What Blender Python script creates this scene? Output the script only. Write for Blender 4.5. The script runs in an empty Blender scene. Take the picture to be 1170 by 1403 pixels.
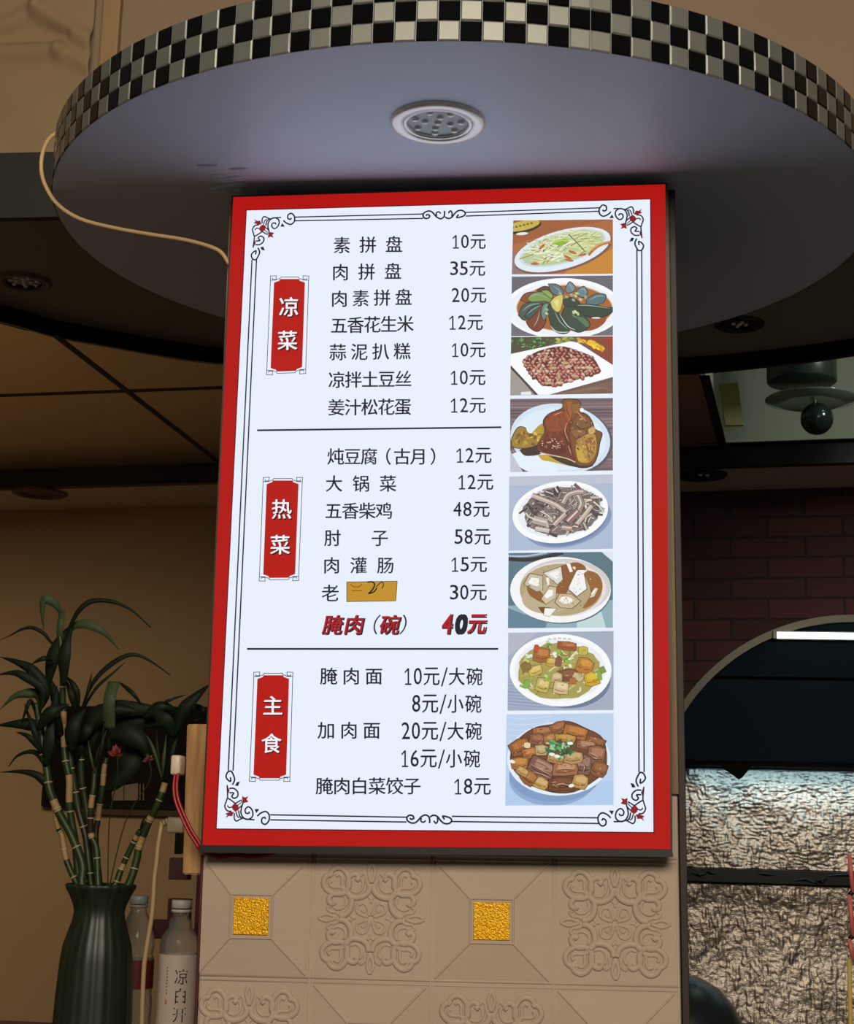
import bpy, bmesh, math, random
from mathutils import Vector, Matrix, noise
C = bpy.context.scene.collection
S = bpy.context.scene
PI = math.pi

# ------------------------------------------------------------------ camera, world, lights, exposure
EYE = 1.5
FPX, PITCH, ROLL, YAW = 2202.05, 0.19575, 0.02632, 0.12275
cp, sp, cy_, sy_ = math.cos(PITCH), math.sin(PITCH), math.cos(YAW), math.sin(YAW)
FWD = Vector((-sy_*cp, cy_*cp, sp)); R0 = Vector((cy_, sy_, 0)); U0 = R0.cross(FWD)
RGT = math.cos(ROLL)*R0 + math.sin(ROLL)*U0
UPV = -math.sin(ROLL)*R0 + math.cos(ROLL)*U0
EYEP = Vector((0, 0, EYE))
cd = bpy.data.cameras.new('camera'); cam = bpy.data.objects.new('camera', cd); C.objects.link(cam)
cam.matrix_world = Matrix(((RGT.x, UPV.x, -FWD.x, 0), (RGT.y, UPV.y, -FWD.y, 0), (RGT.z, UPV.z, -FWD.z, EYE), (0, 0, 0, 1)))
cd.sensor_fit = 'VERTICAL'; cd.sensor_height = 24.0; cd.lens = FPX/1403*24.0
cd.clip_start = 0.05; cd.clip_end = 60
S.camera = cam

w = bpy.data.worlds.new('world'); S.world = w; w.use_nodes = True
w.node_tree.nodes['Background'].inputs[0].default_value = (0.9, 0.82, 0.68, 1)
w.node_tree.nodes['Background'].inputs[1].default_value = 0.072

def area(name, loc, target, size, sizey, power, col):
    l = bpy.data.lights.new(name, 'AREA'); l.shape = 'RECTANGLE'; l.size = size; l.size_y = sizey
    l.energy = power; l.color = col
    o = bpy.data.objects.new(name, l); C.objects.link(o); o.location = loc
    o.rotation_euler = (Vector(target)-Vector(loc)).to_track_quat('-Z', 'Y').to_euler()
    return o
area('room_light', (0.3, -1.6, 3.1), (-0.2, 2.3, 1.5), 2.4, 1.0, 134, (1.0, 0.88, 0.72))
area('hood_light', (0.45, 3.235, 1.63), (0.45, 3.33, 1.45), 0.6, 0.04, 0.5, (0.50, 0.82, 1.0))

S.view_settings.view_transform = 'Standard'; S.view_settings.look = 'None'
S.view_settings.exposure = 0.0; S.view_settings.gamma = 1.0
S.view_settings.use_curve_mapping = False
S.cycles.use_denoising = True
S.cycles.max_bounces = 8

# ------------------------------------------------------------------ pixel measuring helpers
def ray(px, py):
    return FWD + ((px-585)/FPX)*RGT + ((701.5-py)/FPX)*UPV
def aty(px, py, y):
    d = ray(px, py); return EYEP + d*(y/d.y)
def atz(px, py, z):
    d = ray(px, py); return EYEP + d*((z-EYE)/d.z)

# ------------------------------------------------------------------ materials
def lin(h):
    h = h.lstrip('#'); v = [int(h[i:i+2], 16)/255 for i in (0, 2, 4)]
    return tuple(x/12.92 if x <= 0.04045 else ((x+0.055)/1.055)**2.4 for x in v)
_m = {}
def mat(name, col, rough=0.5, metal=0.0, spec=0.5, emit=None, estr=1.0, bump=None, trans=0.0, coat=0.0, vary=None, ior=1.45, alpha=1.0):
    if name in _m: return _m[name]
    m = bpy.data.materials.new(name); m.use_nodes = True; _m[name] = m
    nt = m.node_tree; b = nt.nodes['Principled BSDF']
    if isinstance(col, str): col = lin(col)
    b.inputs['Base Color'].default_value = (*col, 1)
    b.inputs['Roughness'].default_value = rough; b.inputs['Metallic'].default_value = metal
    b.inputs['Specular IOR Level'].default_value = spec; b.inputs['IOR'].default_value = ior
    b.inputs['Transmission Weight'].default_value = trans
    b.inputs['Coat Weight'].default_value = coat
    b.inputs['Alpha'].default_value = alpha
    if emit is not None:
        if isinstance(emit, str): emit = lin(emit)
        b.inputs['Emission Color'].default_value = (*emit, 1); b.inputs['Emission Strength'].default_value = estr
    if bump or vary:
        tc = nt.nodes.new('ShaderNodeTexCoord')
    if vary:                                      # (scale, second colour, contrast)
        sc_, c2, con = vary
        n = nt.nodes.new('ShaderNodeTexNoise'); n.inputs['Scale'].default_value = 1.0; n.inputs['Detail'].default_value = 6
        mp = nt.nodes.new('ShaderNodeMapping'); mp.inputs['Scale'].default_value = sc_ if isinstance(sc_, tuple) else (sc_,)*3
        nt.links.new(tc.outputs['Object'], mp.inputs['Vector']); nt.links.new(mp.outputs[0], n.inputs['Vector'])
        r = nt.nodes.new('ShaderNodeValToRGB'); c2 = lin(c2) if isinstance(c2, str) else c2
        r.color_ramp.elements[0].color = (*col, 1); r.color_ramp.elements[1].color = (*c2, 1)
        r.color_ramp.elements[0].position = 0.5-con; r.color_ramp.elements[1].position = 0.5+con
        nt.links.new(n.outputs[0], r.inputs[0]); nt.links.new(r.outputs[0], b.inputs['Base Color'])
    if bump:                                      # (scale, strength, distance)
        sc_, st, di = bump
        n = nt.nodes.new('ShaderNodeTexNoise'); n.inputs['Scale'].default_value = 1.0; n.inputs['Detail'].default_value = 5
        mp = nt.nodes.new('ShaderNodeMapping'); mp.inputs['Scale'].default_value = sc_ if isinstance(sc_, tuple) else (sc_,)*3
        nt.links.new(tc.outputs['Object'], mp.inputs['Vector']); nt.links.new(mp.outputs[0], n.inputs['Vector'])
        bp = nt.nodes.new('ShaderNodeBump'); bp.inputs['Strength'].default_value = st; bp.inputs['Distance'].default_value = di
        nt.links.new(n.outputs[0], bp.inputs['Height']); nt.links.new(bp.outputs[0], b.inputs['Normal'])
    return m

def backlit(name, hexcol, k=1.0):                # the translucent printed film of the light box
    return mat(name, (0.004, 0.004, 0.004), 0.5, 0, 0.06, emit=hexcol, estr=k)

def brick_mat():
    m = bpy.data.materials.new('brick'); m.use_nodes = True; nt = m.node_tree; b = nt.nodes['Principled BSDF']
    tc = nt.nodes.new('ShaderNodeTexCoord'); sx = nt.nodes.new('ShaderNodeSeparateXYZ'); cx = nt.nodes.new('ShaderNodeCombineXYZ')
    nt.links.new(tc.outputs['Object'], sx.inputs[0]); nt.links.new(sx.outputs[0], cx.inputs[0]); nt.links.new(sx.outputs[2], cx.inputs[1])
    br = nt.nodes.new('ShaderNodeTexBrick'); nt.links.new(cx.outputs[0], br.inputs['Vector'])
    br.inputs['Color1'].default_value = (*lin('#4e1f1c'), 1); br.inputs['Color2'].default_value = (*lin('#341614'), 1)
    br.inputs['Mortar'].default_value = (*lin('#150b0a'), 1)
    br.inputs['Scale'].default_value = 1.0; br.inputs['Mortar Size'].default_value = 0.003
    br.inputs['Brick Width'].default_value = 0.187; br.inputs['Row Height'].default_value = 0.0525
    nt.links.new(br.outputs['Color'], b.inputs['Base Color']); b.inputs['Roughness'].default_value = 0.75
    bp = nt.nodes.new('ShaderNodeBump'); bp.inputs['Strength'].default_value = 0.6; bp.inputs['Distance'].default_value = 0.004; bp.invert = True
    nt.links.new(br.outputs['Fac'], bp.inputs['Height']); nt.links.new(bp.outputs[0], b.inputs['Normal'])
    return m

def art_mat():
    m = bpy.data.materials.new('printed_photo'); m.use_nodes = True; nt = m.node_tree; b = nt.nodes['Principled BSDF']
    a = nt.nodes.new('ShaderNodeAttribute'); a.attribute_name = 'ink'
    nt.links.new(a.outputs['Color'], b.inputs['Emission Color']); b.inputs['Emission Strength'].default_value = 0.95
    b.inputs['Base Color'].default_value = (0.02, 0.02, 0.02, 1); b.inputs['Specular IOR Level'].default_value = 0.15
    return m

# ------------------------------------------------------------------ mesh helpers
def mk(name, bm, mats, parent=None, smooth=False, local=False):
    me = bpy.data.meshes.new(name); bmesh.ops.recalc_face_normals(bm, faces=bm.faces) if not local == 'flat' else None
    bm.to_mesh(me); bm.free()
    for m in (mats if isinstance(mats, (list, tuple)) else [mats]): me.materials.append(m)
    if smooth:
        for p in me.polygons: p.use_smooth = True
    o = bpy.data.objects.new(name, me); C.objects.link(o)
    if parent is not None:
        o.parent = parent
        if not local and parent.parent is None and parent.type == 'EMPTY':
            o.matrix_parent_inverse = Matrix.Translation(-parent.location)
    return o
def tag(o, label, cat, group=None):
    o['label'] = label; o['category'] = cat
    if group: o['group'] = group
    return o
def thing(name, loc, label, cat, group=None):
    o = bpy.data.objects.new(name, None); C.objects.link(o); o.location = loc; o.empty_display_size = 0.05
    return tag(o, label, cat, group)
def struct(name, bm, m, smooth=False):
    o = mk(name, bm, m, None, smooth); o['kind'] = 'structure'; return o

def box(bm, x0, x1, y0, y1, z0, z1, mi=0, bevel=0.0):
    vs = [bm.verts.new((x, y, z)) for z in (z0, z1) for y in (y0, y1) for x in (x0, x1)]
    fs = []
    for f in ((0, 1, 3, 2), (4, 6, 7, 5), (0, 4, 5, 1), (2, 3, 7, 6), (0, 2, 6, 4), (1, 5, 7, 3)):
        fc = bm.faces.new([vs[i] for i in f]); fc.material_index = mi; fs.append(fc)
    bm.normal_update()
    if bevel:
        bmesh.ops.recalc_face_normals(bm, faces=fs)
        ed = list({e for f in fs for e in f.edges})
        r = bmesh.ops.bevel(bm, geom=ed, offset=bevel, segments=2, affect='EDGES', profile=0.5)
        for f in r['faces']: f.material_index = mi
    return vs
def prism(bm, pts, off, mi=0):                   # polygon of Vectors pushed along off
    a = [bm.verts.new(p) for p in pts]; b = [bm.verts.new(Vector(p)+Vector(off)) for p in pts]
    n = len(pts)
    bm.faces.new(a).material_index = mi; bm.faces.new(b[::-1]).material_index = mi
    for i in range(n):
        bm.faces.new((a[i], b[i], b[(i+1) % n], a[(i+1) % n])).material_index = mi
def catmull(pts, n=6):
    pts = [Vector(p) for p in pts]; out = []
    for i in range(len(pts)-1):
        p0 = pts[max(i-1, 0)]; p1 = pts[i]; p2 = pts[i+1]; p3 = pts[min(i+2, len(pts)-1)]
        for k in range(n):
            t = k/n
            out.append(0.5*((2*p1)+(p2-p0)*t+(2*p0-5*p1+4*p2-p3)*t*t+(3*p1-p0-3*p2+p3)*t**3))
    out.append(pts[-1]); return out
def tube(bm, pts, rad, seg=10, mi=0, cap=True):
    pts = [Vector(p) for p in pts]; rings = []; prev = None
    for i, p in enumerate(pts):
        t = (pts[min(i+1, len(pts)-1)]-pts[max(i-1, 0)]).normalized()
        if prev is None:
            u = t.orthogonal().normalized()
        else:
            u = (prev - t*prev.dot(t)).normalized()
        prev = u; v = t.cross(u)
        r = rad[i] if isinstance(rad, (list, tuple)) else rad
        rings.append([bm.verts.new(p+u*math.cos(2*PI*k/seg)*r+v*math.sin(2*PI*k/seg)*r) for k in range(seg)])
    mm = mi if isinstance(mi, (list, tuple)) else [mi]*len(rings)
    for i in range(len(rings)-1):
        for k in range(seg):
            bm.faces.new((rings[i][k], rings[i][(k+1) % seg], rings[i+1][(k+1) % seg], rings[i+1][k])).material_index = mm[i]
    if cap:
        bm.faces.new(rings[0][::-1]).material_index = mm[0]; bm.faces.new(rings[-1]).material_index = mm[-1]
def lathe(bm, c, prof, seg=40, mi=0, flute=None, closed=False):   # prof: (r, z) from top or bottom
    c = Vector(c); rings = []
    for r, z in prof:
        if r < 1e-6: rings.append([bm.verts.new(c+Vector((0, 0, z)))]); continue
        ring = []
        for k in range(seg):
            a = 2*PI*k/seg; rr = r*(1+(flute[1]*math.cos(a*flute[0]) if flute else 0))
            ring.append(bm.verts.new(c+Vector((rr*math.cos(a), rr*math.sin(a), z))))
        rings.append(ring)
    mm = mi if isinstance(mi, (list, tuple)) else [mi]*len(rings)
    for i in range(len(rings)-1):
        A, B = rings[i], rings[i+1]
        for k in range(seg):
            k2 = (k+1) % seg
            if len(A) == 1 and len(B) == 1: continue
            if len(A) == 1: f = bm.faces.new((A[0], B[k], B[k2]))
            elif len(B) == 1: f = bm.faces.new((A[k], A[k2], B[0]))
            else: f = bm.faces.new((A[k], A[k2], B[k2], B[k]))
            f.material_index = mm[i]

# ------------------------------------------------------------------ the setting
Z = lambda r: EYE + r                            # heights are measured from the eye level
CEIL, CAN, DISC = Z(0.969), Z(0.935), Z(0.8886)
SL = -0.14                                       # the back wall runs askew to the pillar
WY, BY = 4.165, 3.88
wallY = lambda x: WY + SL*x
beamY = lambda x: BY + (-0.135)*x

bm = bmesh.new(); box(bm, -2.76, -2.7, 1.9, 4.9, 0, Z(0.96)); struct('wall_left', bm, mat('left_wall_paint', '#a88861', 0.8, vary=(2.0, '#9c7c56', 0.3)))
M_floor = mat('floor_tile', '#4a4038', 0.5)
bm = bmesh.new(); box(bm, -2.8, 2.4, -2.2, 4.9, -0.05, 0); struct('floor', bm, M_floor)
def rot_wall(name, x0, x1, z0, z1, m, y=WY):
    bm = bmesh.new(); box(bm, x0, x1, 0, 0.06, z0, z1); o = struct(name, bm, m)
    o.location = (0, y, 0); o.rotation_euler = (0, 0, math.atan(SL)); return o
M_wall = mat('warm_paint', '#b6946b', 0.8, vary=(2.0, '#a88861', 0.3))
rot_wall('wall_back', -2.72, -0.2, 0, Z(0.93), M_wall)
rot_wall('wall_back_brick', -0.2, 2.5, 0, Z(0.93), brick_mat())

# dark upper ceiling plate behind the round canopy, with its front fascia
black = [(0, 417), (75, 438), (150, 452), (228, 466), (305, 476), (480, 489), (700, 495), (930, 490), (1070, 477), (1170, 463)]
front = [atz(px, py, CEIL) for px, py in black]
curve = [Vector((-2.7, 1.9, CEIL)), Vector((-1.9, 2.28, CEIL)), Vector((-1.45, 2.55, CEIL))] + front + [Vector((0.7, 2.95, CEIL)), Vector((1.1, 2.75, CEIL)), Vector((2.3, 2.45, CEIL))]
curve = catmull(curve, 5)
PLY = 2.405
M_plate = mat('dark_ceiling_paint', '#827a70', 0.6, bump=(6, 0.1, 0.01))
bm = bmesh.new()
cl_ = [p_ for p_ in curve if p_.y > PLY+0.02]
prism(bm, [Vector((cl_[-1].x, PLY+0.004, CEIL)), Vector((cl_[0].x, PLY+0.004, CEIL))]+[Vector((p_.x, p_.y+0.012, CEIL)) for p_ in cl_], (0, 0, 0.08)); struct('ceiling', bm, M_plate)
bm = bmesh.new(); box(bm, -2.7, 2.3, PLY-0.012, PLY+0.004, CEIL, Z(1.083)); struct('trim_1', bm, mat('dark_fascia', '#1a1610', 0.6))
M_black = mat('black_gloss_trim', '#0b0a09', 0.25)
bm = bmesh.new()
for i in range(len(curve)-1):
    a, b = curve[i], curve[i+1]
    n = Vector((-(b-a).y, (b-a).x, 0)).normalized()*0.012
    d = Vector((0, 0, -(CEIL-CAN)))
    prism(bm, [a, b, b+n, a+n], d)
bmesh.ops.remove_doubles(bm, verts=bm.verts, dist=1e-5)
struct('trim_2', bm, M_black)
# lower ceiling: glossy beige panels on the left, a recess on the right
M_panel = mat('gloss_beige_panel', '#ead6ae', 0.24, 0.7, bump=(3, 0.04, 0.01))
M_groove = mat('panel_joint', '#1d160e', 0.6)
RX = 0.18
def soffit(x0, x1, m, name):
    bm = bmesh.new(); cv = [p for p in curve if x0 < p.x < x1]
    def yon(x):
        for i in range(len(curve)-1):
            if curve[i].x <= x <= curve[i+1].x:
                t = (x-curve[i].x)/(curve[i+1].x-curve[i].x); return curve[i].y*(1-t)+curve[i+1].y*t
        return 2.5
    pts = [Vector((x0, yon(x0)+0.012, CAN))]+[Vector((p.x, p.y+0.012, CAN)) for p in cv]+[Vector((x1, yon(x1)+0.012, CAN)), Vector((x1+0.075, beamY(x1+0.075), CAN)), Vector((x0, beamY(x0), CAN))]
    prism(bm, pts, (0, 0, 0.02)); return struct(name, bm, m)
soffit(-2.4, RX-0.02, M_panel, 'ceiling_panels')
bm = bmesh.new()                                  # dark joints: one along, one across
a, b = atz(75, 459, CAN), atz(300, 633, CAN); dd = (b-a).normalized(); b = b+dd*0.05; n = Vector((0.007, 0, 0))
prism(bm, [a-n, a+n, b+n, b-n], (0, 0, -0.0015))
a, b = atz(0, 542, CAN), atz(305, 531, CAN); dd = b-a; a = a-dd; b = b+dd; n = Vector((0, 0.009, 0))
prism(bm, [a-n, a+n, b+n, b-n], (0, 0, -0.0012))
struct('trim_3', bm, M_groove)
# recess on the right
M_rec = mat('recess_paint', '#c4c9ba', 0.6, vary=(4, '#aeb3a2', 0.3))
bm = bmesh.new()
RT = Z(1.18)
def rc(x): return beamY(x)-0.03
RA, RB = Vector((0.171, 3.235, CAN)), Vector((0.243, 3.83, CAN))
prism(bm, [RA, RB, Vector((RB.x, RB.y, RT)), Vector((RA.x, RA.y, RT))], (-0.012, 0, 0), 0)
prism(bm, [Vector((RX, rc(RX), CAN)), Vector((1.1, rc(1.1), CAN)), Vector((1.1, rc(1.1), RT)), Vector((RX, rc(RX), RT))], (0, 0.01, 0), 0)
prism(bm, [Vector((RX, 3.0, RT)), Vector((1.1, 2.8, RT)), Vector((1.1, rc(1.1), RT)), Vector((RX, rc(RX), RT))], (0, 0, 0.01), 0)
struct('ceiling_recess', bm, M_rec)
bm = bmesh.new(); e0, e1 = Vector((RX-0.02, 3.23, CAN)), Vector((RX+0.02, rc(RX), CAN))
a, b = RA, RB; n = Vector((0.009, 0, 0))
prism(bm, [a-n, a+n, b+n, b-n], (0, 0, -0.006)); struct('trim_4', bm, M_black)
# back beam and the strip of low ceiling at the wall
BZ = Z(0.8985); ZB = Z(0.883)
bm = bmesh.new()
prism(bm, [Vector((-2.6, beamY(-2.6), ZB)), Vector((2.2, beamY(2.2), ZB)), Vector((2.2, beamY(2.2)+0.03, ZB)), Vector((-2.6, beamY(-2.6)+0.03, ZB))], (0, 0, CAN-ZB+0.03))
struct('trim_5', bm, M_black)
bm = bmesh.new()
prism(bm, [Vector((-2.6, beamY(-2.6)+0.03, ZB)), Vector((2.2, beamY(2.2)+0.03, ZB)), Vector((2.2, wallY(2.2)+0.03, ZB)), Vector((-2.6, wallY(-2.6)+0.03, ZB))], (0, 0, 0.03))
struct('ceiling_strip', bm, mat('grey_brown_ceiling', '#ddd2c2', 0.5))
# wall above the fascia
bm = bmesh.new(); box(bm, -2.7, 2.3, PLY+0.01, PLY+0.06, CEIL+0.08, Z(1.95))
struct('wall_upper', bm, mat('tan_wall_paint', '#85705a', 0.8, vary=((1.5, 1.5, 1.5), '#7a6752', 0.3), bump=(12, 0.1, 0.004)))

# ------------------------------------------------------------------ round canopy with chequered mirror-tile rim
DC = Vector((-0.2418, 2.2949, DISC)); RAD = 0.606; RH = 0.0765
dk = thing('round_canopy', DC, 'round white suspended canopy with a black and silver chequered rim above the menu sign', 'canopy')
bm = bmesh.new(); lathe(bm, DC, [(0, 0), (0.2, 0), (0.4, 0), (0.55, 0), (RAD-0.0012, 0), (RAD-0.0005, 0.0008), (RAD-0.0005, RH), (0, RH)], 150)
M_white = mat('white_gloss_board', '#d0dcf6', 0.42, 0, 0.35, bump=(9, 0.03, 0.01))
mk('canopy_board', bm, M_white, dk)
N = 150
def ang(px, py):
    p = atz(px, py, DISC); return math.atan2(p.x-DC.x, DC.y-p.y)
a0 = ang(495, 60); aseam = ang(816, 70)
bm = bmesh.new(); rng = random.Random(4)
for c in range(N):
    rel = c - N//2
    ac = a0 + 2*PI*rel/N
    par = rel + (1 if ac > aseam else 0)
    for r in range(3):
        silver = (par + r) % 2 == 0
        z0, z1 = DISC + RH*r/3, DISC + RH*(r+1)/3
        def P(u, v, rad):
            aa = ac + u*PI/N
            return Vector((DC.x+rad*math.sin(aa), DC.y-rad*math.cos(aa), z0+(z1-z0)*(v+1)/2))
        g, k, hh = 0.985, 0.86, RAD+0.0011
        tw = rng.uniform(-0.00012, 0.00012); tv = rng.uniform(-0.00012, 0.00012)
        o_ = [bm.verts.new(P(u*g, v*g, RAD)) for u, v in ((-1, -1), (1, -1), (1, 1), (-1, 1))]
        i_ = [bm.verts.new(P(u*k, v*k, hh+tw*u+tv*v)) for u, v in ((-1, -1), (1, -1), (1, 1), (-1, 1))]
        bm.faces.new(i_).material_index = 0 if silver else 1
        for q in range(4):
            bm.faces.new((o_[q], o_[(q+1) % 4], i_[(q+1) % 4], i_[q])).material_index = 0 if silver else 1
mk('tile_rim', bm, [mat('silver_mirror_tile', '#86877f', 0.42, 0.6), mat('black_mirror_tile', '#060606', 0.08, 0, 0.5)], dk)
bm = bmesh.new(); rng = random.Random(2)          # scuffed plaster left of the sign
for k in range(16):
    c = atz(rng.uniform(278, 330), rng.uniform(225, 262), DISC)
    lx, ly = rng.uniform(0.006, 0.02), rng.uniform(0.002, 0.004)
    lathe(bm, c, [(0.0, -0.0032), (0.5, -0.0026), (0.9, -0.001), (1.0, 0.0)], 12)
    vs = bm.verts[-37:] if False else None
    bm.verts.ensure_lookup_table()
    for v in bm.verts[len(bm.verts)-37:]:
        v.co.x = c.x+(v.co.x-c.x)*lx; v.co.y = c.y+(v.co.y-c.y)*ly
mk('plaster_scuff', bm, M_white, dk, True)

def downlight(c, r, label, ring_m, lens_m, leds, deep=False, cat='downlight'):
    t = thing('recessed_downlight', c, label, cat)
    bm = bmesh.new(); lathe(bm, c, [(r, 0.001), (r, -0.003), (r*0.93, -0.006), (r*0.75, -0.006), (r*0.73, -0.003), (r*0.73, 0.001)], 48)
    mk('trim_ring', bm, ring_m, t, True)
    bm = bmesh.new(); lathe(bm, c, [(r*0.725, 0.001), (r*0.725, -0.004), (r*0.70, -0.0052), (r*0.66, -0.0045), (r*0.65, -0.001)], 48)
    mk('inner_ring', bm, ring_m if not deep else lens_m, t, True)
    bm = bmesh.new(); lathe(bm, c, [(r*0.66, -0.0006), (r*0.5, -0.0012), (0, -0.0012)], 40)
    ln = mk('lens', bm, lens_m, t, True)
    spots = [(0, 0.0)]+[(0.27, k*PI*2/4+0.3) for k in range(4)]+[(0.50, k*PI*2/7) for k in range(7)]
    for rr, a in spots[:leds]:
        bm = bmesh.new(); lathe(bm, c+Vector((r*rr*math.cos(a), r*rr*math.sin(a), -0.0012)), [(r*0.085, 0), (r*0.075, -0.0022), (r*0.03, -0.0036), (0, -0.0038)], 14)
        mk('led_bead', bm, M_led, ln, True)
    return t
M_led = mat('clear_led_dome', '#e4eaf2', 0.25, 0.3, 0.8)
M_lens = mat('grey_lens', '#b4bcc6', 0.4, 0.0)
M_ring = mat('white_ring_enamel', '#fbfcff', 0.32, 0.45, 0.6)
M_dring = mat('brown_ring', '#6b5140', 0.4)
M_dlens = mat('dark_lens', '#1d1d1c', 0.15, 0.2)
downlight(Vector((-0.234, 1.903, DISC)), 0.0605, 'white ringed round downlight in the underside of the chequered canopy', M_ring, M_lens, 12)
downlight(Vector((-1.088, 2.698, CEIL)), 0.05, 'dark recessed downlight with brown ring in the dark ceiling left of the canopy', M_dring, M_dlens, 12, True)
downlight(Vector((0.224, 2.998, CEIL)), 0.047, 'dark recessed downlight in the ceiling behind the canopy, right of the sign', M_dlens, M_dlens, 5, True)
downlight(Vector((-1.585, 4.161, ZB)), 0.075, 'brown recessed downlight in the low ceiling strip above the tan wall', M_dring, mat('brown_lens', '#5a4636', 0.4), 0)
downlight(Vector((0.194, 3.936, ZB)), 0.066, 'dark recessed downlight in the low ceiling strip above the brick wall', M_dlens, M_dlens, 2, True)

# ------------------------------------------------------------------ pillar with embossed panels
PX0, PX1, PY = -0.5445, 0.0745, 2.113
pc = Vector((-0.2375, PY, 0))
pil = thing('pillar', pc, 'square pillar clad in beige embossed panels with gold squares, carrying the menu sign', 'pillar')
PROLL = 0.0125
pcz = Z(-0.107)
def rl(p):                                        # slight lean of the pillar cladding
    x, z = p.x-pc.x, p.z-pcz
    return Vector((pc.x+x*math.cos(PROLL)-z*math.sin(PROLL), p.y, pcz+x*math.sin(PROLL)+z*math.cos(PROLL)))
def lean(bm):
    for v in bm.verts: v.co = rl(v.co)
M_clad = mat('beige_foam_panel', '#b8a592', 0.62, 0, 0.3, bump=((3, 3, 260), 0.22, 0.0014), vary=(5, '#ab9985', 0.35))
M_rel = mat('beige_foam_relief', '#b8a592', 0.62, 0, 0.3, vary=(5, '#ab9985', 0.35))
TP = 0.1565; tx0 = -0.5545; tz0 = Z(-0.0305)      # tile pitch, left boundary, top of the first row under the sign
bm = bmesh.new(); box(bm, PX0, PX1, PY, PY+0.38, 0.0, DISC-0.012, 0, 0.004)
lean(bm)
for v in bm.verts:
    if v.co.z < 0.02: v.co.z = max(v.co.z, 0.0)
    if v.co.z > DISC-0.03: v.co.z = min(v.co.z, DISC-0.001)
mk('pillar_body', bm, M_clad, pil)
def seam(bm, a, b, wd=0.003, h=0.0016):           # a raised bead lying on the face
    tube(bm, [Vector((a[0], PY+0.0004, a[1])), Vector((b[0], PY+0.0004, b[1]))], wd*0.5, 8)
M_gold = mat('gold_foil_square', '#e0a010', 0.32, 0.55, 0.6, bump=(420, 0.9, 0.002), vary=(300, '#f2b81c', 0.2))
bm_s = bmesh.new()
for i in range(5):
    x = min(max(tx0+TP*i, PX0+0.002), PX1-0.002)
    if i not in (0,): seam(bm_s, (x, Z(-0.6)), (x, tz0), 0.003)
    if i in (1, 2, 3): seam(bm_s, (x+0.004, Z(-0.6)), (x+0.004, tz0), 0.0022)
for j in range(4):
    z = tz0-TP*j
    seam(bm_s, (PX0+0.002, z), (PX1-0.002, z), 0.0035); seam(bm_s, (PX0+0.002, z-0.006), (PX1-0.002, z-0.006), 0.0022)
lean(bm_s); mk('panel_seams', bm_s, M_rel, pil, True)
def pyramid_tile(cx, cz):
    bm = bmesh.new(); h = TP/2-0.006; s = 0.0275
    # four sloping facets that sink towards a flat centre frame
    lo, hi = 0.0003, -0.0045
    O = [Vector((cx+u*h, PY-lo, cz+v*h)) for u, v in ((-1, -1), (1, -1), (1, 1), (-1, 1))]
    I = [Vector((cx+u*s, PY+hi, cz+v*s)) for u, v in ((-1, -1), (1, -1), (1, 1), (-1, 1))]
    ov = [bm.verts.new(p) for p in O]; iv = [bm.verts.new(p) for p in I]
    for q in range(4): bm.faces.new((ov[q], ov[(q+1) % 4], iv[(q+1) % 4], iv[q]))
    bm.faces.new(iv)
    for q in range(4):
        tube(bm, [O[q], I[q]], 0.0015, 8); tube(bm, [I[q], I[(q+1) % 4]], 0.0016, 8)
    for v in bm.verts: v.co.x = min(max(v.co.x, PX0+0.001), PX1-0.001)
    lean(bm); mk('bevelled_panel', bm, M_clad, pil)
    bm = bmesh.new(); box(bm, cx-0.0232, cx+0.0232, PY-0.0065, PY-0.004, cz-0.0232, cz+0.0232, 0, 0.0006)
    lean(bm); mk('gold_square', bm, M_gold, pil)
OCT = [  # strokes of one eighth of the scroll ornament, unit = half tile; mirrored eight ways
    ([(0.44, 0.44), (0.40, 0.55), (0.41, 0.68), (0.47, 0.79), (0.57, 0.85), (0.68, 0.82), (0.73, 0.74), (0.71, 0.70)], 0.034),
    ([(0.44, 0.44), (0.50, 0.48), (0.52, 0.58), (0.52, 0.68), (0.57, 0.74), (0.63, 0.71)], 0.022),
    ([(0.44, 0.44), (0.36, 0.36), (0.25, 0.345), (0.13, 0.38), (0.05, 0.46), (0.03, 0.56)], 0.038),
    ([(0.40, 0.50), (0.42, 0.62), (0.37, 0.72), (0.28, 0.75), (0.23, 0.69), (0.27, 0.64)], 0.034),
    ([(0.36, 0.46), (0.25, 0.44), (0.17, 0.50), (0.15, 0.60), (0.19, 0.68)], 0.020),
    ([(0.03, 0.52), (0.09, 0.62), (0.10, 0.72), (0.17, 0.77), (0.19, 0.71)], 0.020),
    ([(0.0, 0.60), (0.055, 0.76), (0.04, 0.86), (0.0, 0.93)], 0.022),
    ([(0.03, 0.04), (0.05, 0.15), (0.10, 0.24), (0.19, 0.25), (0.25, 0.19), (0.23, 0.16)], 0.020),
    ([(0.10, 0.10), (0.15, 0.12), (0.15, 0.15)], 0.016),
    ([(0.0, 0.26), (0.0, 0.315), (0.055, 0.365)], 0.016),
    ([(0.0, 0.10), (0.05, 0.085), (0.09, 0.09)], 0.012),
]
def scroll_tile(cx, cz):
    bm = bmesh.new(); h = TP/2-0.004
    for pts, wd in OCT:
        sm = catmull([Vector((x, y, 0)) for x, y in pts], 4)
        for sx_ in (1, -1):
            for sz_ in (1, -1):
                for sw in (0, 1):
                    pp = []
                    for p in sm:
                        x, z = (p.y, p.x) if sw else (p.x, p.y)
                        pp.append(Vector((cx+sx_*x*h, PY+0.0002, cz+sz_*z*h)))
                    tube(bm, pp, wd*h*1.5, 8)
    for v in bm.verts:
        v.co.y = PY+(v.co.y-PY)*0.62
        v.co.x = min(max(v.co.x, PX0+0.001), PX1-0.001)
    lean(bm); mk('scroll_relief', bm, M_rel, pil, True)
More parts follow.
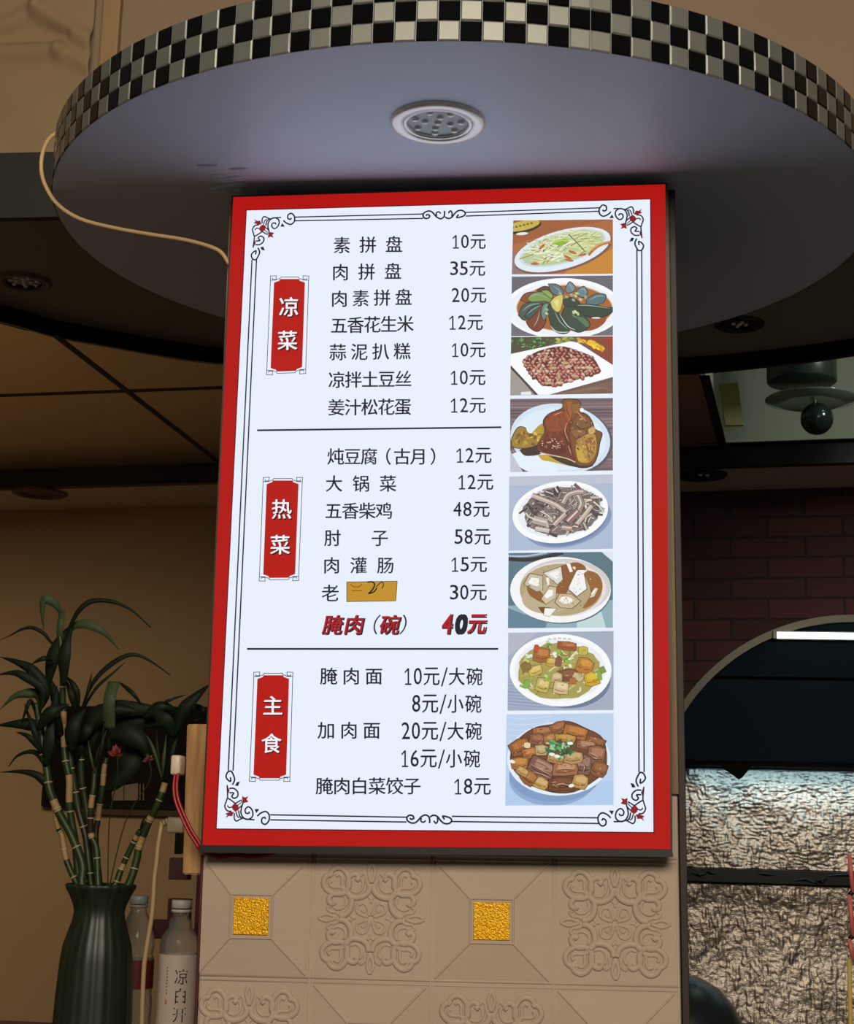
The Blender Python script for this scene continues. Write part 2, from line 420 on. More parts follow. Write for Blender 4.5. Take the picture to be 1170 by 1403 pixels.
for j in range(3):
    for i in range(4):
        cx, cz = tx0+TP*(i+0.5), tz0-TP*(j+0.5)-0.003
        (pyramid_tile if (i+j) % 2 == 0 else scroll_tile)(cx, cz)
M_edge = mat('wood_edge', '#7d6448', 0.6, vary=((8, 8, 2), '#6b533a', 0.3))
bm = bmesh.new(); box(bm, PX1-0.009, PX1+0.001, PY-0.006, PY+0.02, Z(0.05), DISC-0.014, 0, 0.001); lean(bm); mk('wooden_edge_strip', bm, M_edge, pil)
bm = bmesh.new(); box(bm, PX1+0.001, PX1+0.010, PY-0.003, PY+0.36, 0, DISC-0.016, 0, 0.001); lean(bm)
for v in bm.verts: v.co.z = max(v.co.z, 0)
mk('side_board', bm, mat('dark_brown_board', '#2a201a', 0.6), pil)
bm = bmesh.new(); tube(bm, [rl(Vector((PX0-0.001, PY-0.001, Z(-0.62)))), rl(Vector((PX0-0.001, PY-0.001, Z(-0.035))))], 0.0018, 8); mk('edge_seal', bm, mat('dark_red_edge', '#4a1d1e', 0.5), pil)

# ------------------------------------------------------------------ menu light box
co = [Vector((-0.5441, 2.0826, Z(0.8672))), Vector((0.0559, 2.0826, Z(0.8721))), Vector((0.0631, 2.0741, Z(-0.0177))), Vector((-0.5369, 2.0741, Z(-0.0226)))]
sc = (co[0]+co[1]+co[2]+co[3])/4
EX = (co[1]-co[0]).normalized(); EZ = ((co[0]+co[1])/2-(co[3]+co[2])/2).normalized(); EZ = (EZ-EX*EZ.dot(EX)).normalized(); EY = EZ.cross(EX)
box_root = thing('menu_light_box', sc, 'tall lit white menu board with a red border hung on the pillar', 'menu sign')
box_root.matrix_world = Matrix(((EX.x, EY.x, EZ.x, sc.x), (EX.y, EY.y, EZ.y, sc.y), (EX.z, EY.z, EZ.z, sc.z), (0, 0, 0, 1)))
def sp(px, py):                                   # where a measured point lies on the sign face
    d = ray(px, py); t = (sc-EYEP).dot(EY)/d.dot(EY); q = EYEP+d*t-sc
    return (q.dot(EX), q.dot(EZ))
PXS = 0.6/640                                     # about one photo pixel on the sign
def smk(name, bm, m, parent=None, local='flat'):
    return mk(name, bm, m, parent or box_root, False, local)
oc = [sp(319.5, 270), sp(911.5, 252.5), sp(918.5, 1163.5), sp(277.5, 1158)]
wc = [sp(337.6, 288), sp(891.2, 272.8), sp(895.8, 1140.6), sp(296.3, 1135.7)]
def quad(bm, c, y, mi=0):
    f = bm.faces.new([bm.verts.new((u, y, v)) for u, v in c]); f.material_index = mi
    f.normal_update()
    if f.normal.y > 0: f.normal_flip()
    return f
M_case = mat('dark_sign_case', '#150f0d', 0.45, 0.0)
def grow(c, d):
    cx = sum(u for u, v in c)/4; cz = sum(v for u, v in c)/4
    return [(u+math.copysign(d, u-cx), v+math.copysign(d, v-cz)) for u, v in c]
bm = bmesh.new()
prism(bm, [Vector((u, 0.0008, v)) for u, v in grow(oc, 0.0025)], (0, 0.021, 0))
gb = grow(oc, 0.0025); prism(bm, [Vector((gb[3][0], -0.0015, gb[3][1])), Vector((gb[2][0], -0.0015, gb[2][1])), Vector((gb[2][0]+0.001, -0.0015, gb[2][1]-0.007)), Vector((gb[3][0]-0.001, -0.0015, gb[3][1]-0.007))], (0, 0.022, 0))
mk('case', bm, M_case, box_root, False, True)
M_redfilm = backlit('red_backlit_film', '#b01612', 1.0)
bm = bmesh.new()
for a in range(4):
    b = (a+1) % 4; quad(bm, [oc[a], oc[b], wc[b], wc[a]], 0.0)
smk('red_border', bm, M_redfilm)
M_pan = backlit('white_backlit_film', '#e4ebf9', 1.04)
bm = bmesh.new(); quad(bm, wc, 0.0); smk('lit_panel', bm, M_pan)
M_ink = backlit('dark_print', '#20242e', 1.0)
M_maroon = backlit('maroon_print', '#8c2329', 1.0)
M_wink = backlit('white_print', '#f4f6fb', 1.0)

def ribbon(bm, pts, wd, y, mi=0, smooth=0, px=True):
    P = [Vector((*(sp(*p) if px else p), 0)) for p in pts]
    P = [Vector((p.x, p.y, 0)) for p in P]
    if smooth: P = catmull(P, smooth)
    wd = wd*PXS*0.5; L = []
    for i, p in enumerate(P):
        d1 = (P[i]-P[i-1]).normalized() if i else (P[1]-P[0]).normalized()
        d2 = (P[i+1]-P[i]).normalized() if i < len(P)-1 else d1
        t = (d1+d2); t = t.normalized() if t.length > 1e-6 else d1
        n = Vector((-t.y, t.x, 0)); c = max(0.5, n.dot(Vector((-d1.y, d1.x, 0))))
        L.append((bm.verts.new((p.x+n.x*wd/c, y, p.y+n.y*wd/c)), bm.verts.new((p.x-n.x*wd/c, y, p.y-n.y*wd/c))))
    for i in range(len(L)-1):
        f = bm.faces.new((L[i][0], L[i][1], L[i+1][1], L[i+1][0])); f.material_index = mi
def fill(bm, pts, y, mi=0, px=True):
    f = bm.faces.new([bm.verts.new((u, y, v)) for u, v in ([sp(*p) for p in pts] if px else pts)]); f.material_index = mi

# thin dark line where the print meets the red border
bm = bmesh.new()
for a in range(4):
    b = (a+1) % 4
    P_ = [Vector((wc[a][0], wc[a][1], 0)), Vector((wc[b][0], wc[b][1], 0))]
    ribbon(bm, [(p.x, p.y) for p in P_], 1.3, -0.0003, px=False)
smk('border_line', bm, backlit('dark_red_print', '#4a1016', 1.0))

# corner and edge ornaments
TLS = [
    ([(520, 265), (560, 300), (620, 318), (665, 280), (668, 215), (630, 172), (585, 190), (580, 235), (610, 252), (628, 232)], 1.7),
    ([(490, 225), (400, 232), (345, 245), (310, 232), (265, 214), (238, 245), (235, 305)], 1.5),
    ([(330, 420), (318, 370), (315, 310), (345, 255), (400, 230), (450, 250), (465, 290), (445, 345), (400, 375), (365, 345), (375, 305), (410, 300), (420, 320)], 1.6),
    ([(255, 320), (272, 270), (300, 250)], 1.3), ([(285, 335), (300, 275), (330, 245)], 1.5),
    ([(285, 360), (320, 395), (335, 435)], 1.4), ([(240, 415), (280, 440), (315, 455)], 1.4), ([(265, 390), (300, 420), (325, 440)], 1.0),
    ([(195, 325), (140, 335), (108, 385), (122, 440), (135, 475), (185, 450), (235, 415)], 1.5),
    ([(200, 375), (160, 370), (140, 395)], 1.3), ([(135, 475), (128, 540), (115, 630)], 1.5),
    ([(145, 590), (205, 588), (255, 545), (255, 495), (215, 475), (185, 500), (205, 535), (150, 540)], 1.6),
    ([(180, 630), (203, 690), (180, 750), (150, 790), (110, 780), (92, 730), (118, 690), (155, 672), (148, 720)], 1.7),
]
TLF = [
    ([(505, 300), (540, 348), (480, 348)], 0), ([(212, 622), (252, 615), (272, 668), (232, 660)], 0),
    ([(205, 350), (245, 318), (288, 345), (275, 390), (230, 425), (195, 385)], 1),
    ([(130, 245), (165, 272), (208, 268), (228, 318), (188, 322), (150, 310), (118, 298), (148, 284)], 1),
    ([(330, 428), (348, 420), (398, 432), (372, 460), (390, 497), (350, 482), (312, 499), (320, 450)], 1),
    ([(125, 495), (152, 565), (113, 637)], 1),
]
def tlp(p): return sp(335+p[0]*0.10256, 275+p[1]*0.10256)
o0 = wc[0]
for ci, (fx, fz) in enumerate(((1, 1), (-1, 1), (-1, -1), (1, -1))):
    bm = bmesh.new(); k = 1.0 if ci < 2 else 1.0
    def tr(p):
        u, v = tlp(p); return (wc[ci][0]+fx*(u-o0[0])*k, wc[ci][1]+fz*(v-o0[1])*k)
    for pts, wd in TLS: ribbon(bm, [tr(p) for p in pts], wd*1.3, -0.0006, 0, 5, px=False)
    for pts, mi in TLF: fill(bm, [tr(p) for p in pts], -0.0005, mi, px=False)
    smk('corner_ornament', bm, [M_ink, M_maroon])
CEN = [
    ([(275, 245), (300, 225), (335, 242), (320, 278), (270, 287), (233, 255), (240, 205), (300, 170), (360, 175), (410, 220), (450, 265), (510, 292), (560, 265), (575, 210), (572, 165)], 1.8),
    ([(450, 245), (443, 200), (480, 180), (515, 208)], 1.6),
    ([(580, 260), (630, 287), (690, 268), (740, 205), (790, 165), (850, 158), (902, 190), (895, 235), (840, 262), (770, 272), (800, 222)], 1.8),
    ([(635, 205), (668, 165), (695, 200), (690, 255)], 1.7),
]
bm = bmesh.new()
for pts, wd in CEN: ribbon(bm, [(560+x*0.0855, 275+y*0.0855) for x, y in pts], wd*1.3, -0.0006, 0, 5)
smk('edge_ornament', bm, M_ink)
bm = bmesh.new()
for pts, wd in CEN: ribbon(bm, [(588.5+(x-572)*0.091, 1122.6-(y-225)*0.09) for x, y in pts], wd*1.3, -0.0006, 0, 5)
smk('edge_ornament', bm, M_ink)
bm = bmesh.new()
for a, b in (((404.5, 297.6), (579.6, 293.4)), ((404, 302.7), (580, 299.4)), ((637, 291.2), (821, 284.9)), ((638, 296.2), (821, 289.6)),
             ((345.3, 356), (312.8, 1056)), ((351.5, 356), (319.4, 1056)), ((872.6, 341.7), (875.4, 1058)), ((879.1, 341.7), (882.5, 1058)),
             ((370.2, 1116.4), (557.2, 1119.7)), ((370.2, 1123.3), (557, 1126.3)), ((619, 1118.5), (820, 1120.6)), ((619, 1125.6), (820, 1128.3))):
    ribbon(bm, [a, b], 1.9, -0.0004)
smk('border_rule', bm, M_ink)
for a, b in (((352.3, 589.7), (686.8, 585.5)), ((338.5, 889.1), (682.6, 889.1))):
    bm = bmesh.new(); ribbon(bm, [a, b], 2.6, -0.0004); smk('divider_line', bm, M_ink)

# lettering
_tc = {}
def glyphs(body, bold=0.0):
    k = (body, bold)
    if k in _tc: return _tc[k]
    cu = bpy.data.curves.new('lettering', 'FONT'); cu.body = body; cu.size = 1; cu.resolution_u = 3; cu.offset = bold
    o = bpy.data.objects.new('lettering', cu); C.objects.link(o)
    dg = bpy.context.evaluated_depsgraph_get(); dg.update()
    ev = o.evaluated_get(dg); me = ev.to_mesh()
    r = ([(v.co.x, v.co.y) for v in me.vertices], [tuple(p.vertices) for p in me.polygons])
    ev.to_mesh_clear(); bpy.data.objects.remove(o); bpy.data.curves.remove(cu)
    _tc[k] = r; return r
def put(bm, body, fn, y, mi=0, bold=0.0):
    if bold:
        o_ = [(-bold, -bold*0.6), (bold, bold*0.6)] if bold < 0.015 else [(-bold, -bold), (bold, -bold), (-bold, bold), (bold, bold)]
        for k_, (ox, oy) in enumerate(o_): put(bm, body, lambda a, b: fn(a+ox, b+oy), y-k_*4e-6, mi)
        return
    vs, fs = glyphs(body, 0.0)
    V = [bm.verts.new((*(lambda q: (q[0], y, q[1]))(fn(a, b)),)) for a, b in vs]
    for f in fs:
        try: bm.faces.new([V[i] for i in f]).material_index = mi
        except ValueError: pass
def chars(bm, body, a, b, em, y=-0.0005, mi=0, bold=0.0, shear=0.0, dx=0.0, dy=0.0, tall=1.0):
    n = len(body)
    for i, ch in enumerate(body):
        if ch == ' ': continue
        t = i/(n-1) if n > 1 else 0
        px, py = a[0]+(b[0]-a[0])*t+dx, a[1]+(b[1]-a[1])*t+dy
        put(bm, ch, lambda gx, gy: sp(px+((gx-0.5)+shear*(gy-0.38))*em, py-(gy-0.38)*em*tall), y, mi, bold)
def fitbox(bm, body, x0, x1, y0, y1, y=-0.0005, mi=0, bold=0.0, shear=0.0, dx=0.0, dy=0.0):
    vs, _ = glyphs(body, 0.0)
    gx0, gx1 = min(v[0] for v in vs), max(v[0] for v in vs); gy0, gy1 = min(v[1] for v in vs), max(v[1] for v in vs)
    put(bm, body, lambda gx, gy: sp(dx+x0+(gx-gx0)/(gx1-gx0)*(x1-x0)+shear*(gy-(gy0+gy1)/2)*(y1-y0), dy+y1-(gy-gy0)/(gy1-gy0)*(y1-y0)), y, mi, bold)
NAMES = [('素拼盘', (468.5, 336.0), (539.9, 334.8)), ('肉拼盘', (466.5, 373.2), (538.5, 371.6)), ('肉素拼盘', (465, 409.4), (553, 407.2)),
         ('五香花生米', (464.6, 445.9), (555.4, 443.6)), ('蒜泥扒糕', (462.9, 482.6), (551, 481.2)), ('凉拌土豆丝', (461.5, 520.6), (552.6, 519.2)),
         ('姜汁松花蛋', (460.9, 558.2), (552, 557.3)), ('炖豆腐（古月）', (460, 626), (596, 625)),
         ('大锅菜', (457.8, 662.6), (531.7, 662.6)), ('五香柴鸡', (457, 699.9), (526.4, 699.9)), ('肘', (455.8, 737.1), (455.8, 737.1)), ('子', (520.4, 737.1), (520.4, 737.1)),
         ('肉灌肠', (454.4, 774.6), (528.3, 774.6)), ('老', (452.7, 812.7), (452.7, 812.7)), ('腌肉面', (450.4, 926.4), (512.3, 926.4)),
         ('加肉面', (447.1, 1000.6), (509.3, 1000.6)), ('腌肉白菜饺子', (444.4, 1076.9), (564.7, 1076.9))]
for body, a, b in NAMES:
    bm = bmesh.new()
    if '（' in body:
        for ch, px in zip(body, (460, 483, 505.8, 524.5, 550.9, 573.5, 601)):
            chars(bm, ch, (px, 625.5), (px, 625.5), 24.2, bold=0.0125)
    else:
        chars(bm, body, a, b, 24.2 if a[1] < 800 else 25.0, bold=0.0125)
    smk('dish_name', bm, M_ink)
ADV = {'元': 1.0, '大': 1.0, '小': 1.0, '碗': 1.0, '/': 0.42}
ONE = [(0.0, 0.80), (0.44, 1.0), (0.66, 1.0), (0.66, 0.095), (1.0, 0.095), (1.0, 0.0), (0.06, 0.0), (0.06, 0.095), (0.43, 0.095), (0.43, 0.86), (0.0, 0.69)]
def price_run(bm, body, x0, x1, y0, y1, bold):
    tot = sum(ADV.get(c_, 0.56) for c_ in body); em = (x1-x0)/(tot-0.10); x = x0-0.05*em
    for c_ in body:
        w_ = ADV.get(c_, 0.56); pad = 0.055*em
        if c_ == '1':
            bx0, bx1 = x+0.10*em, x+0.48*em
            fill(bm, [(bx0+u*(bx1-bx0), y1-v*(y1-y0)*0.97) for u, v in ONE], -0.0005)
        elif c_ == '/':
            f = lambda gx, gy: (gx, gy); fill(bm, [(x+0.02*em, y1+2), (x+0.11*em, y1+2), (x+0.42*em, y0-0.5), (x+0.33*em, y0-0.5)], -0.0005)
        else:
            fitbox(bm, c_, x+pad, x+w_*em-pad, y0 if w_ < 1 else y0-0.2, y1-(y1-y0)*0.03 if w_ < 1 else y1+0.4, bold=bold if w_ == 1.0 else bold*0.45)
        x += w_*em
PRICES = [('10元', 618.9, 665.3, 321.8, 340.8), ('35元', 616.8, 664.7, 358.2, 377.8), ('20元', 618.9, 666.2, 394.7, 414.6), ('12元', 614.4, 661.4, 432.2, 452),
          ('10元', 618, 665, 470, 489.4), ('10元', 616.5, 665, 507.6, 527.4), ('12元', 616.5, 665.3, 545.6, 565.6), ('12元', 624.3, 673.3, 614, 634.2),
          ('12元', 627, 675.7, 650.6, 670.8), ('48元', 621, 670.6, 687.8, 708), ('58元', 622.8, 672.1, 725.4, 746), ('15元', 617.4, 667, 763.4, 783.6),
          ('30元', 616.5, 666.8, 801.4, 822.2), ('10元/大碗', 553.3, 661, 915, 938.6), ('8元/小碗', 564.7, 659.4, 952, 976.2),
          ('20元/大碗', 550.3, 660, 989.6, 1013.4), ('16元/小碗', 548.8, 657.5, 1027.4, 1051.2), ('18元', 621.5, 672.3, 1066.6, 1088.6)]
for body, x0, x1, y0, y1 in PRICES:
    bm = bmesh.new(); price_run(bm, body, x0, x1, y0, y1, 0.012); smk('price', bm, M_ink)
M_crim = backlit('crimson_print', '#b01d24', 1.0)
bm = bmesh.new()                                  # the slanted red dish with its black shadow
for ch, px in (('腌', 456.4), ('肉', 485.8), ('碗', 534.5)):
    chars(bm, ch, (px, 855.8), (px, 855.8), 28.0, -0.0005, 0, 0.030, 0.2, 1.1, 0.9)
    chars(bm, ch, (px, 855.8), (px, 855.8), 28.0, -0.0007, 1, 0.012, 0.2, -0.3, 0)
for ch, px in (('（', 506.5), ('）', 562.5)): chars(bm, ch, (px, 855.8), (px, 855.8), 28.5, -0.0005, 0, 0.0, 0.2)
smk('dish_name', bm, [M_ink, M_crim])
bm = bmesh.new()
for ch, x0, x1 in (('4', 606.8, 619.5), ('0', 624.5, 638.5), ('元', 642.5, 666)):
    fitbox(bm, ch, x0, x1, 842.5, 867.5, -0.0005, 0, 0.05, 0.18, 0.9, 0.7)
    fitbox(bm, ch, x0, x1, 842.5, 867.5, -0.0007, 1 if ch != '0' else 0, 0.02, 0.18, -0.4, 0)
smk('price', bm, [M_ink, M_crim])

# section badges
M_badge = backlit('red_badge_print', '#b51a14', 1.0)
def badge(tl, tr_, br_, bl, txt, cen):
    t = box_root
    def q(u, v):                                  # u, v in pixels from the block's own corners (0..1 plus px offset)
        return None
    W = (Vector(tr_)-Vector(tl)); H = (Vector(bl)-Vector(tl)); wl, hl = W.length, H.length
    def at(x, y):
        a = Vector(tl)+(Vector(tr_)-Vector(tl))*(x/wl); b = Vector(bl)+(Vector(br_)-Vector(bl))*(x/wl)
        p = a+(b-a)*(y/hl); return (p.x, p.y)
    bm = bmesh.new()
    cut = [(8.5, 0), (wl-8.5, 0), (wl-7, 2.5), (wl-4, 3.5), (wl, 5), (wl, hl-5), (wl-4, hl-3.5), (wl-7, hl-2.5), (wl-8.5, hl), (8.5, hl), (7, hl-2.5), (4, hl-3.5), (0, hl-5), (0, 5), (4, 3.5), (7, 2.5)]
    fill(bm, [at(*c) for c in cut], -0.0004)
    bd = smk('section_badge', bm, M_badge)
    bm = bmesh.new()
    pts = [(9, -3.5), (wl-9, -3.5), (wl-7.5, -1.5), (wl-4.5, -1.5), (wl-4.5, 2), (wl+5, 2)]
    def loop(f):
        ribbon(bm, [at(*f(c)) for c in pts], 1.0, -0.0005)
    ribbon(bm, [at(*c) for c in [(9, -2.6), (wl-9, -2.6), (wl-8, -0.3), (wl-4.5, 0.2), (wl-3, 1.5), (wl+5, 1.8), (wl+5, hl-1.8), (wl-3, hl-1.5), (wl-4.5, hl-0.2), (wl-8, hl+0.3), (wl-9, hl+2.6), (9, hl+2.6), (8, hl+0.3), (4.5, hl-0.2), (3, hl-1.5), (-5, hl-1.8), (-5, 1.8), (3, 1.5), (4.5, 0.2), (8, -0.3), (9, -2.6)]], 0.9, -0.0005)
    for fx in (0, 1):
        for fy in (0, 1):
            f = lambda c: at(c[0] if not fx else wl-c[0], c[1] if not fy else hl-c[1])
            ribbon(bm, [f(c) for c in [(-5, 2), (-5.2, -4), (3, -4.4), (2.6, 0.6), (-2.2, 0.8), (-2.2, -1.6)]], 0.9, -0.00055)
    smk('badge_outline', bm, M_ink, bd)
    for ch, c in zip(txt, cen):
        bm = bmesh.new()
        chars(bm, ch, c, c, 28.5, -0.0007, 0, 0.0145)
        chars(bm, ch, c, c, 28.5, -0.0006, 1, 0.03, 0, 0.9, 0.9)
        smk('badge_character', bm, [M_wink, backlit('dark_badge_shadow', '#4a0c0c', 1.0)], bd)
badge((375.7, 382.4), (418, 382.4), (413.8, 508), (370.6, 509.4), '凉菜', ((396, 420.5), (394, 466.5)))
badge((365.6, 658.4), (409.3, 658.4), (404.2, 791.5), (360.5, 792), '热菜', ((385.9, 697.6), (383.9, 746.4)))
badge((352.9, 925.2), (396.2, 925.2), (392, 1066.4), (347.2, 1066.4), '主食', ((373.8, 966.8), (372, 1018.5)))

# yellow patch stuck over one dish name
bm = bmesh.new()
st = [(475.3, 797.6), (544.4, 796.5), (542.4, 823.4), (475.3, 824.6)]
prism(bm, [Vector((sp(*p)[0], -0.0012, sp(*p)[1])) for p in st], (0, 0.001, 0))
pt = mk('yellow_patch', bm, mat('yellow_patch_paper', '#7a5a10', 0.6, emit='#a87c14', estr=0.9), box_root, False, True)
pt['label'] = 'ochre yellow paper patch with a black brush mark'
bm = bmesh.new()
def kp(x, y): return (440+x*0.2222, 780+y*0.2222)
for pts, wd in (([(285, 80), (315, 78), (330, 95), (318, 125), (292, 152)], 2.0), ([(292, 152), (325, 140), (345, 115)], 1.8), ([(340, 110), (365, 85), (380, 82), (385, 98), (375, 120)], 1.2)):
    ribbon(bm, [kp(*p) for p in pts], wd, -0.0014, 0, 5)
ribbon(bm, [kp(190, 133), kp(255, 132)], 0.9, -0.0014, 1); ribbon(bm, [kp(182, 92), kp(200, 108), kp(235, 108), kp(252, 90)], 0.9, -0.0014, 1, 4)
for a in range(4): ribbon(bm, [st[a], st[(a+1) % 4]], 0.9, -0.0013, 1)
smk('patch_marks', bm, [backlit('brush_black', '#171208', 1.0), backlit('patch_brown', '#5e4310', 1.0)], pt)

# ------------------------------------------------------------------ printed dish photographs
ART = art_mat()
def clip(poly, q):
    def inside(p, a, b): return (b[0]-a[0])*(p[1]-a[1])-(b[1]-a[1])*(p[0]-a[0]) >= 0
    def inter(p, r, a, b):
        d1 = (b[0]-a[0], b[1]-a[1]); d2 = (r[0]-p[0], r[1]-p[1]); den = d1[0]*d2[1]-d1[1]*d2[0]
        if abs(den) < 1e-12: return p
        t = ((a[0]-p[0])*d1[1]-(a[1]-p[1])*d1[0])/(d2[0]*d1[1]-d2[1]*d1[0]); return (p[0]+d2[0]*t, p[1]+d2[1]*t)
    for i in range(4):
        a, b = q[i], q[(i+1) % 4]; out = []
        for j in range(len(poly)):
            p, r = poly[j-1], poly[j]
            if inside(r, a, b):
                if not inside(p, a, b): out.append(inter(p, r, a, b))
                out.append(r)
            elif inside(p, a, b): out.append(inter(p, r, a, b))
        poly = out
        if not poly: return []
    return poly
class Photo:
    def __init__(s, quadpx, off, scale, seed):
        s.q = quadpx; s.off = off; s.k = scale; s.items = []; s.r = random.Random(seed)
    def c(s, p): return (s.off[0]+p[0]*s.k, s.off[1]+p[1]*s.k)
    def poly(s, pts, col): s.items.append(([s.c(p) for p in pts], lin(col)))
    def bg(s, col): s.items.append((list(s.q), lin(col)))
    def ell(s, cx, cy, rx, ry, col, rot=0, n=40, jit=0):
        a = math.radians(rot); P = []
        for i in range(n):
            t = 2*PI*i/n; k = 1+s.r.uniform(-jit, jit)
            x, y = rx*math.cos(t)*k, ry*math.sin(t)*k
            P.append((cx+x*math.cos(a)-y*math.sin(a), cy+x*math.sin(a)+y*math.cos(a)))
        s.poly(P, col)
    def stroke(s, pts, wd, col, n=5, taper=False):
        P = catmull([Vector((x, y, 0)) for x, y in pts], n); L, R = [], []
        for i, p in enumerate(P):
            t = (P[min(i+1, len(P)-1)]-P[max(i-1, 0)]).normalized(); m = Vector((-t.y, t.x, 0))*wd*0.5
            if taper: m *= max(0.15, math.sin(PI*(i+0.5)/len(P)))
            L.append((p+m)[:2]); R.append((p-m)[:2])
        for i in range(len(P)-1): s.poly([L[i], L[i+1], R[i+1], R[i]], col)
    def blob(s, pts, col, edge=None, ew=6):
        P = [p[:2] for p in catmull([Vector((x, y, 0)) for x, y in pts+pts[:1]], 4)[:-1]]
        if edge:
            cx = sum(p[0] for p in P)/len(P); cy = sum(p[1] for p in P)/len(P)
            E_ = []
            for x, y in P:
                d = math.hypot(x-cx, y-cy) or 1; E_.append((x+(x-cx)/d*ew, y+(y-cy)/d*ew))
            s.poly(E_, edge)
        s.poly(P, col)
    def chunk(s, cx, cy, w_, h_, rot, col, dark='#3a2414', light=None):
        a = math.radians(rot); r = s.r
        P = [(-.5, -.45), (.05, -.55), (.5, -.4), (.52, .1), (.45, .48), (-.1, .52), (-.5, .42)]
        P = [(x+r.uniform(-.06, .06), y+r.uniform(-.06, .06)) for x, y in P]
        T = lambda x, y, k=1: (cx+(x*w_*math.cos(a)-y*h_*math.sin(a))*k, cy+(x*w_*math.sin(a)+y*h_*math.cos(a))*k)
        s.poly([T(x, y, 1.07) for x, y in P], dark); s.poly([T(x, y) for x, y in P], col)
        if light:
            s.poly([T(x*0.7+.05, y*0.45-.18) for x, y in P], light)
            s.stroke([T(-.4, .2), T(0, .28), T(.4, .18)], h_*0.05, dark, 3)
        if w_ > 60:
            for k in range(9):
                x, y = r.uniform(-.4, .3), r.uniform(-.4, .4); l_ = r.uniform(.06, .2)
                s.stroke([T(x, y), T(x+l_, y+r.uniform(-.08, .08))], h_*r.uniform(.03, .07), r.choice([light or col, dark, '#d8b48c', col]), 2, True)
    def build(s, frame=None):
        bm = bmesh.new(); lay = bm.faces.layers.int.new('k'); cols = []
        for i, (pl, col) in enumerate(s.items):
            pl = clip(pl, s.q) if i else pl
            if len(pl) < 3: continue
            y = -0.0004-i*2.5e-6
            V = []
            for p in pl:
                q = sp(*p); V.append(bm.verts.new((q[0], y, q[1])))
            try: f = bm.faces.new(V)
            except ValueError: continue
            f[lay] = len(cols); cols.append(col)
        ids = [f[lay] for f in bm.faces]
        o = mk('dish_photo', bm, ART, box_root, False, 'flat')
        at = o.data.color_attributes.new('ink', 'FLOAT_COLOR', 'CORNER')
        for f, k in zip(o.data.polygons, ids):
            for li in f.loop_indices: at.data[li].color = (*cols[k], 1)
        return o
KA, KB, KC, KD = 160/1170, 160/1122, 160/1020, 165/926
def rin(r, cx, cy, rx, ry, rot=0):
    t = r.uniform(0, 2*PI); k = math.sqrt(r.random()); a = math.radians(rot)
    x, y = rx*k*math.cos(t), ry*k*math.sin(t); return (cx+x*math.cos(a)-y*math.sin(a), cy+x*math.sin(a)+y*math.cos(a))

# 1: white oval plate of pale shredded noodles
p = Photo([(703.2, 302.2), (839.7, 300.7), (839.7, 375.2), (701.2, 376.1)], (690, 295), KA, 1)
p.bg('#ad6c42'); p.poly([(90, 300), (700, 120), (1100, 40), (1100, 0), (90, 0)], '#a3623c'); p.poly([(80, 360), (300, 500), (330, 600), (80, 610)], '#8c7874')
p.poly([(640, 560), (1100, 330), (1100, 590), (600, 590)], '#c8852c')
p.ell(190, 120, 190, 60, '#3c3a28', -12); p.ell(190, 105, 175, 48, '#cdb455', -12); p.ell(185, 185, 60, 14, '#e8ece8', -5)
for k in range(6): p.ell(90+k*38, 125-k*9, 14, 10, '#7d6a28')
p.ell(600, 368, 502, 190, '#7a5648', -15.5); p.ell(590, 345, 497, 192, '#e4eef6', -15.5); p.ell(590, 330, 445, 155, '#c9dcea', -15.5); p.ell(595, 330, 420, 140, '#b9cc9c', -15.5)
pal = ['#dfe2b6', '#ecf0d2', '#c9cd90', '#f2f4e6', '#bfc678', '#d3d7a4', '#e6e9c6', '#a9ad62']
for k in range(190):
    x, y = rin(p.r, 600, 318, 385, 128, -15.5); a = p.r.uniform(-0.9, 0.5) if x > 620 else p.r.uniform(-1.4, 1.4); L = p.r.uniform(40, 95)
    col = p.r.choice(pal if x < 680 else pal[:1]+['#d9dc9e', '#c6cb84', '#e2e6b4', '#d0d48c'])
    b = p.r.uniform(-22, 22)
    pts = [(x-L*math.cos(a), y-L*math.sin(a)*0.6), (x+b*math.sin(a), y+b*0.6), (x+L*math.cos(a), y+L*math.sin(a)*0.6)]
    if k % 5 == 0: p.stroke([(q[0]+4, q[1]+5) for q in pts], 8, '#6d6430', 3)
    p.stroke(pts, p.r.uniform(7, 13), col, 3)
for x, y, a in ((385, 325, -40), (315, 495, 0), (690, 380, 20), (790, 405, -10), (660, 460, 10), (640, 430, 25)): p.ell(x, y, 42, 13, '#b9683a', a)
p.ell(575, 278, 80, 26, '#8fb62e', -8); p.stroke([(500, 285), (580, 262), (650, 270)], 9, '#c6dc6a', 4); p.stroke([(650, 200), (740, 290), (810, 365)], 10, '#5d7034', 4)
p.stroke([(850, 410), (930, 330), (1020, 290), (1090, 285)], 26, '#b9702c', 4); p.stroke([(880, 360), (950, 305), (1060, 270)], 16, '#dca05a', 4)
p.build()
# 2: sliced dark green preserved eggs in brown sauce
p = Photo([(701.2, 379.1), (839.7, 377.6), (839.7, 459.9), (700.3, 460.8)], (690, 295), KA, 2)
p.bg('#6c6a76')
for k in range(9): p.stroke([(80, 640+k*14), (500, 625+k*14), (1100, 610+k*15)], 4, '#4f4b58', 3)
p.ell(600, 935, 590, 305, '#fbfcfe'); p.ell(600, 940, 560, 270, '#eef2f8'); p.ell(610, 930, 485, 235, '#d2b79c'); p.ell(610, 932, 475, 226, '#a4642e'); p.ell(880, 1060, 160, 90, '#944d22', -20)
def egg(pts, col, edge='#1a241e', hl=None):
    p.blob(pts, col, edge, 8)
    if hl: p.stroke(hl, 9, '#8fb0a2', 4, True)
egg([(165, 850), (215, 790), (300, 775), (330, 830), (250, 870)], '#8a4a2a'); egg([(330, 750), (420, 715), (500, 770), (440, 810)], '#5f3a2a')
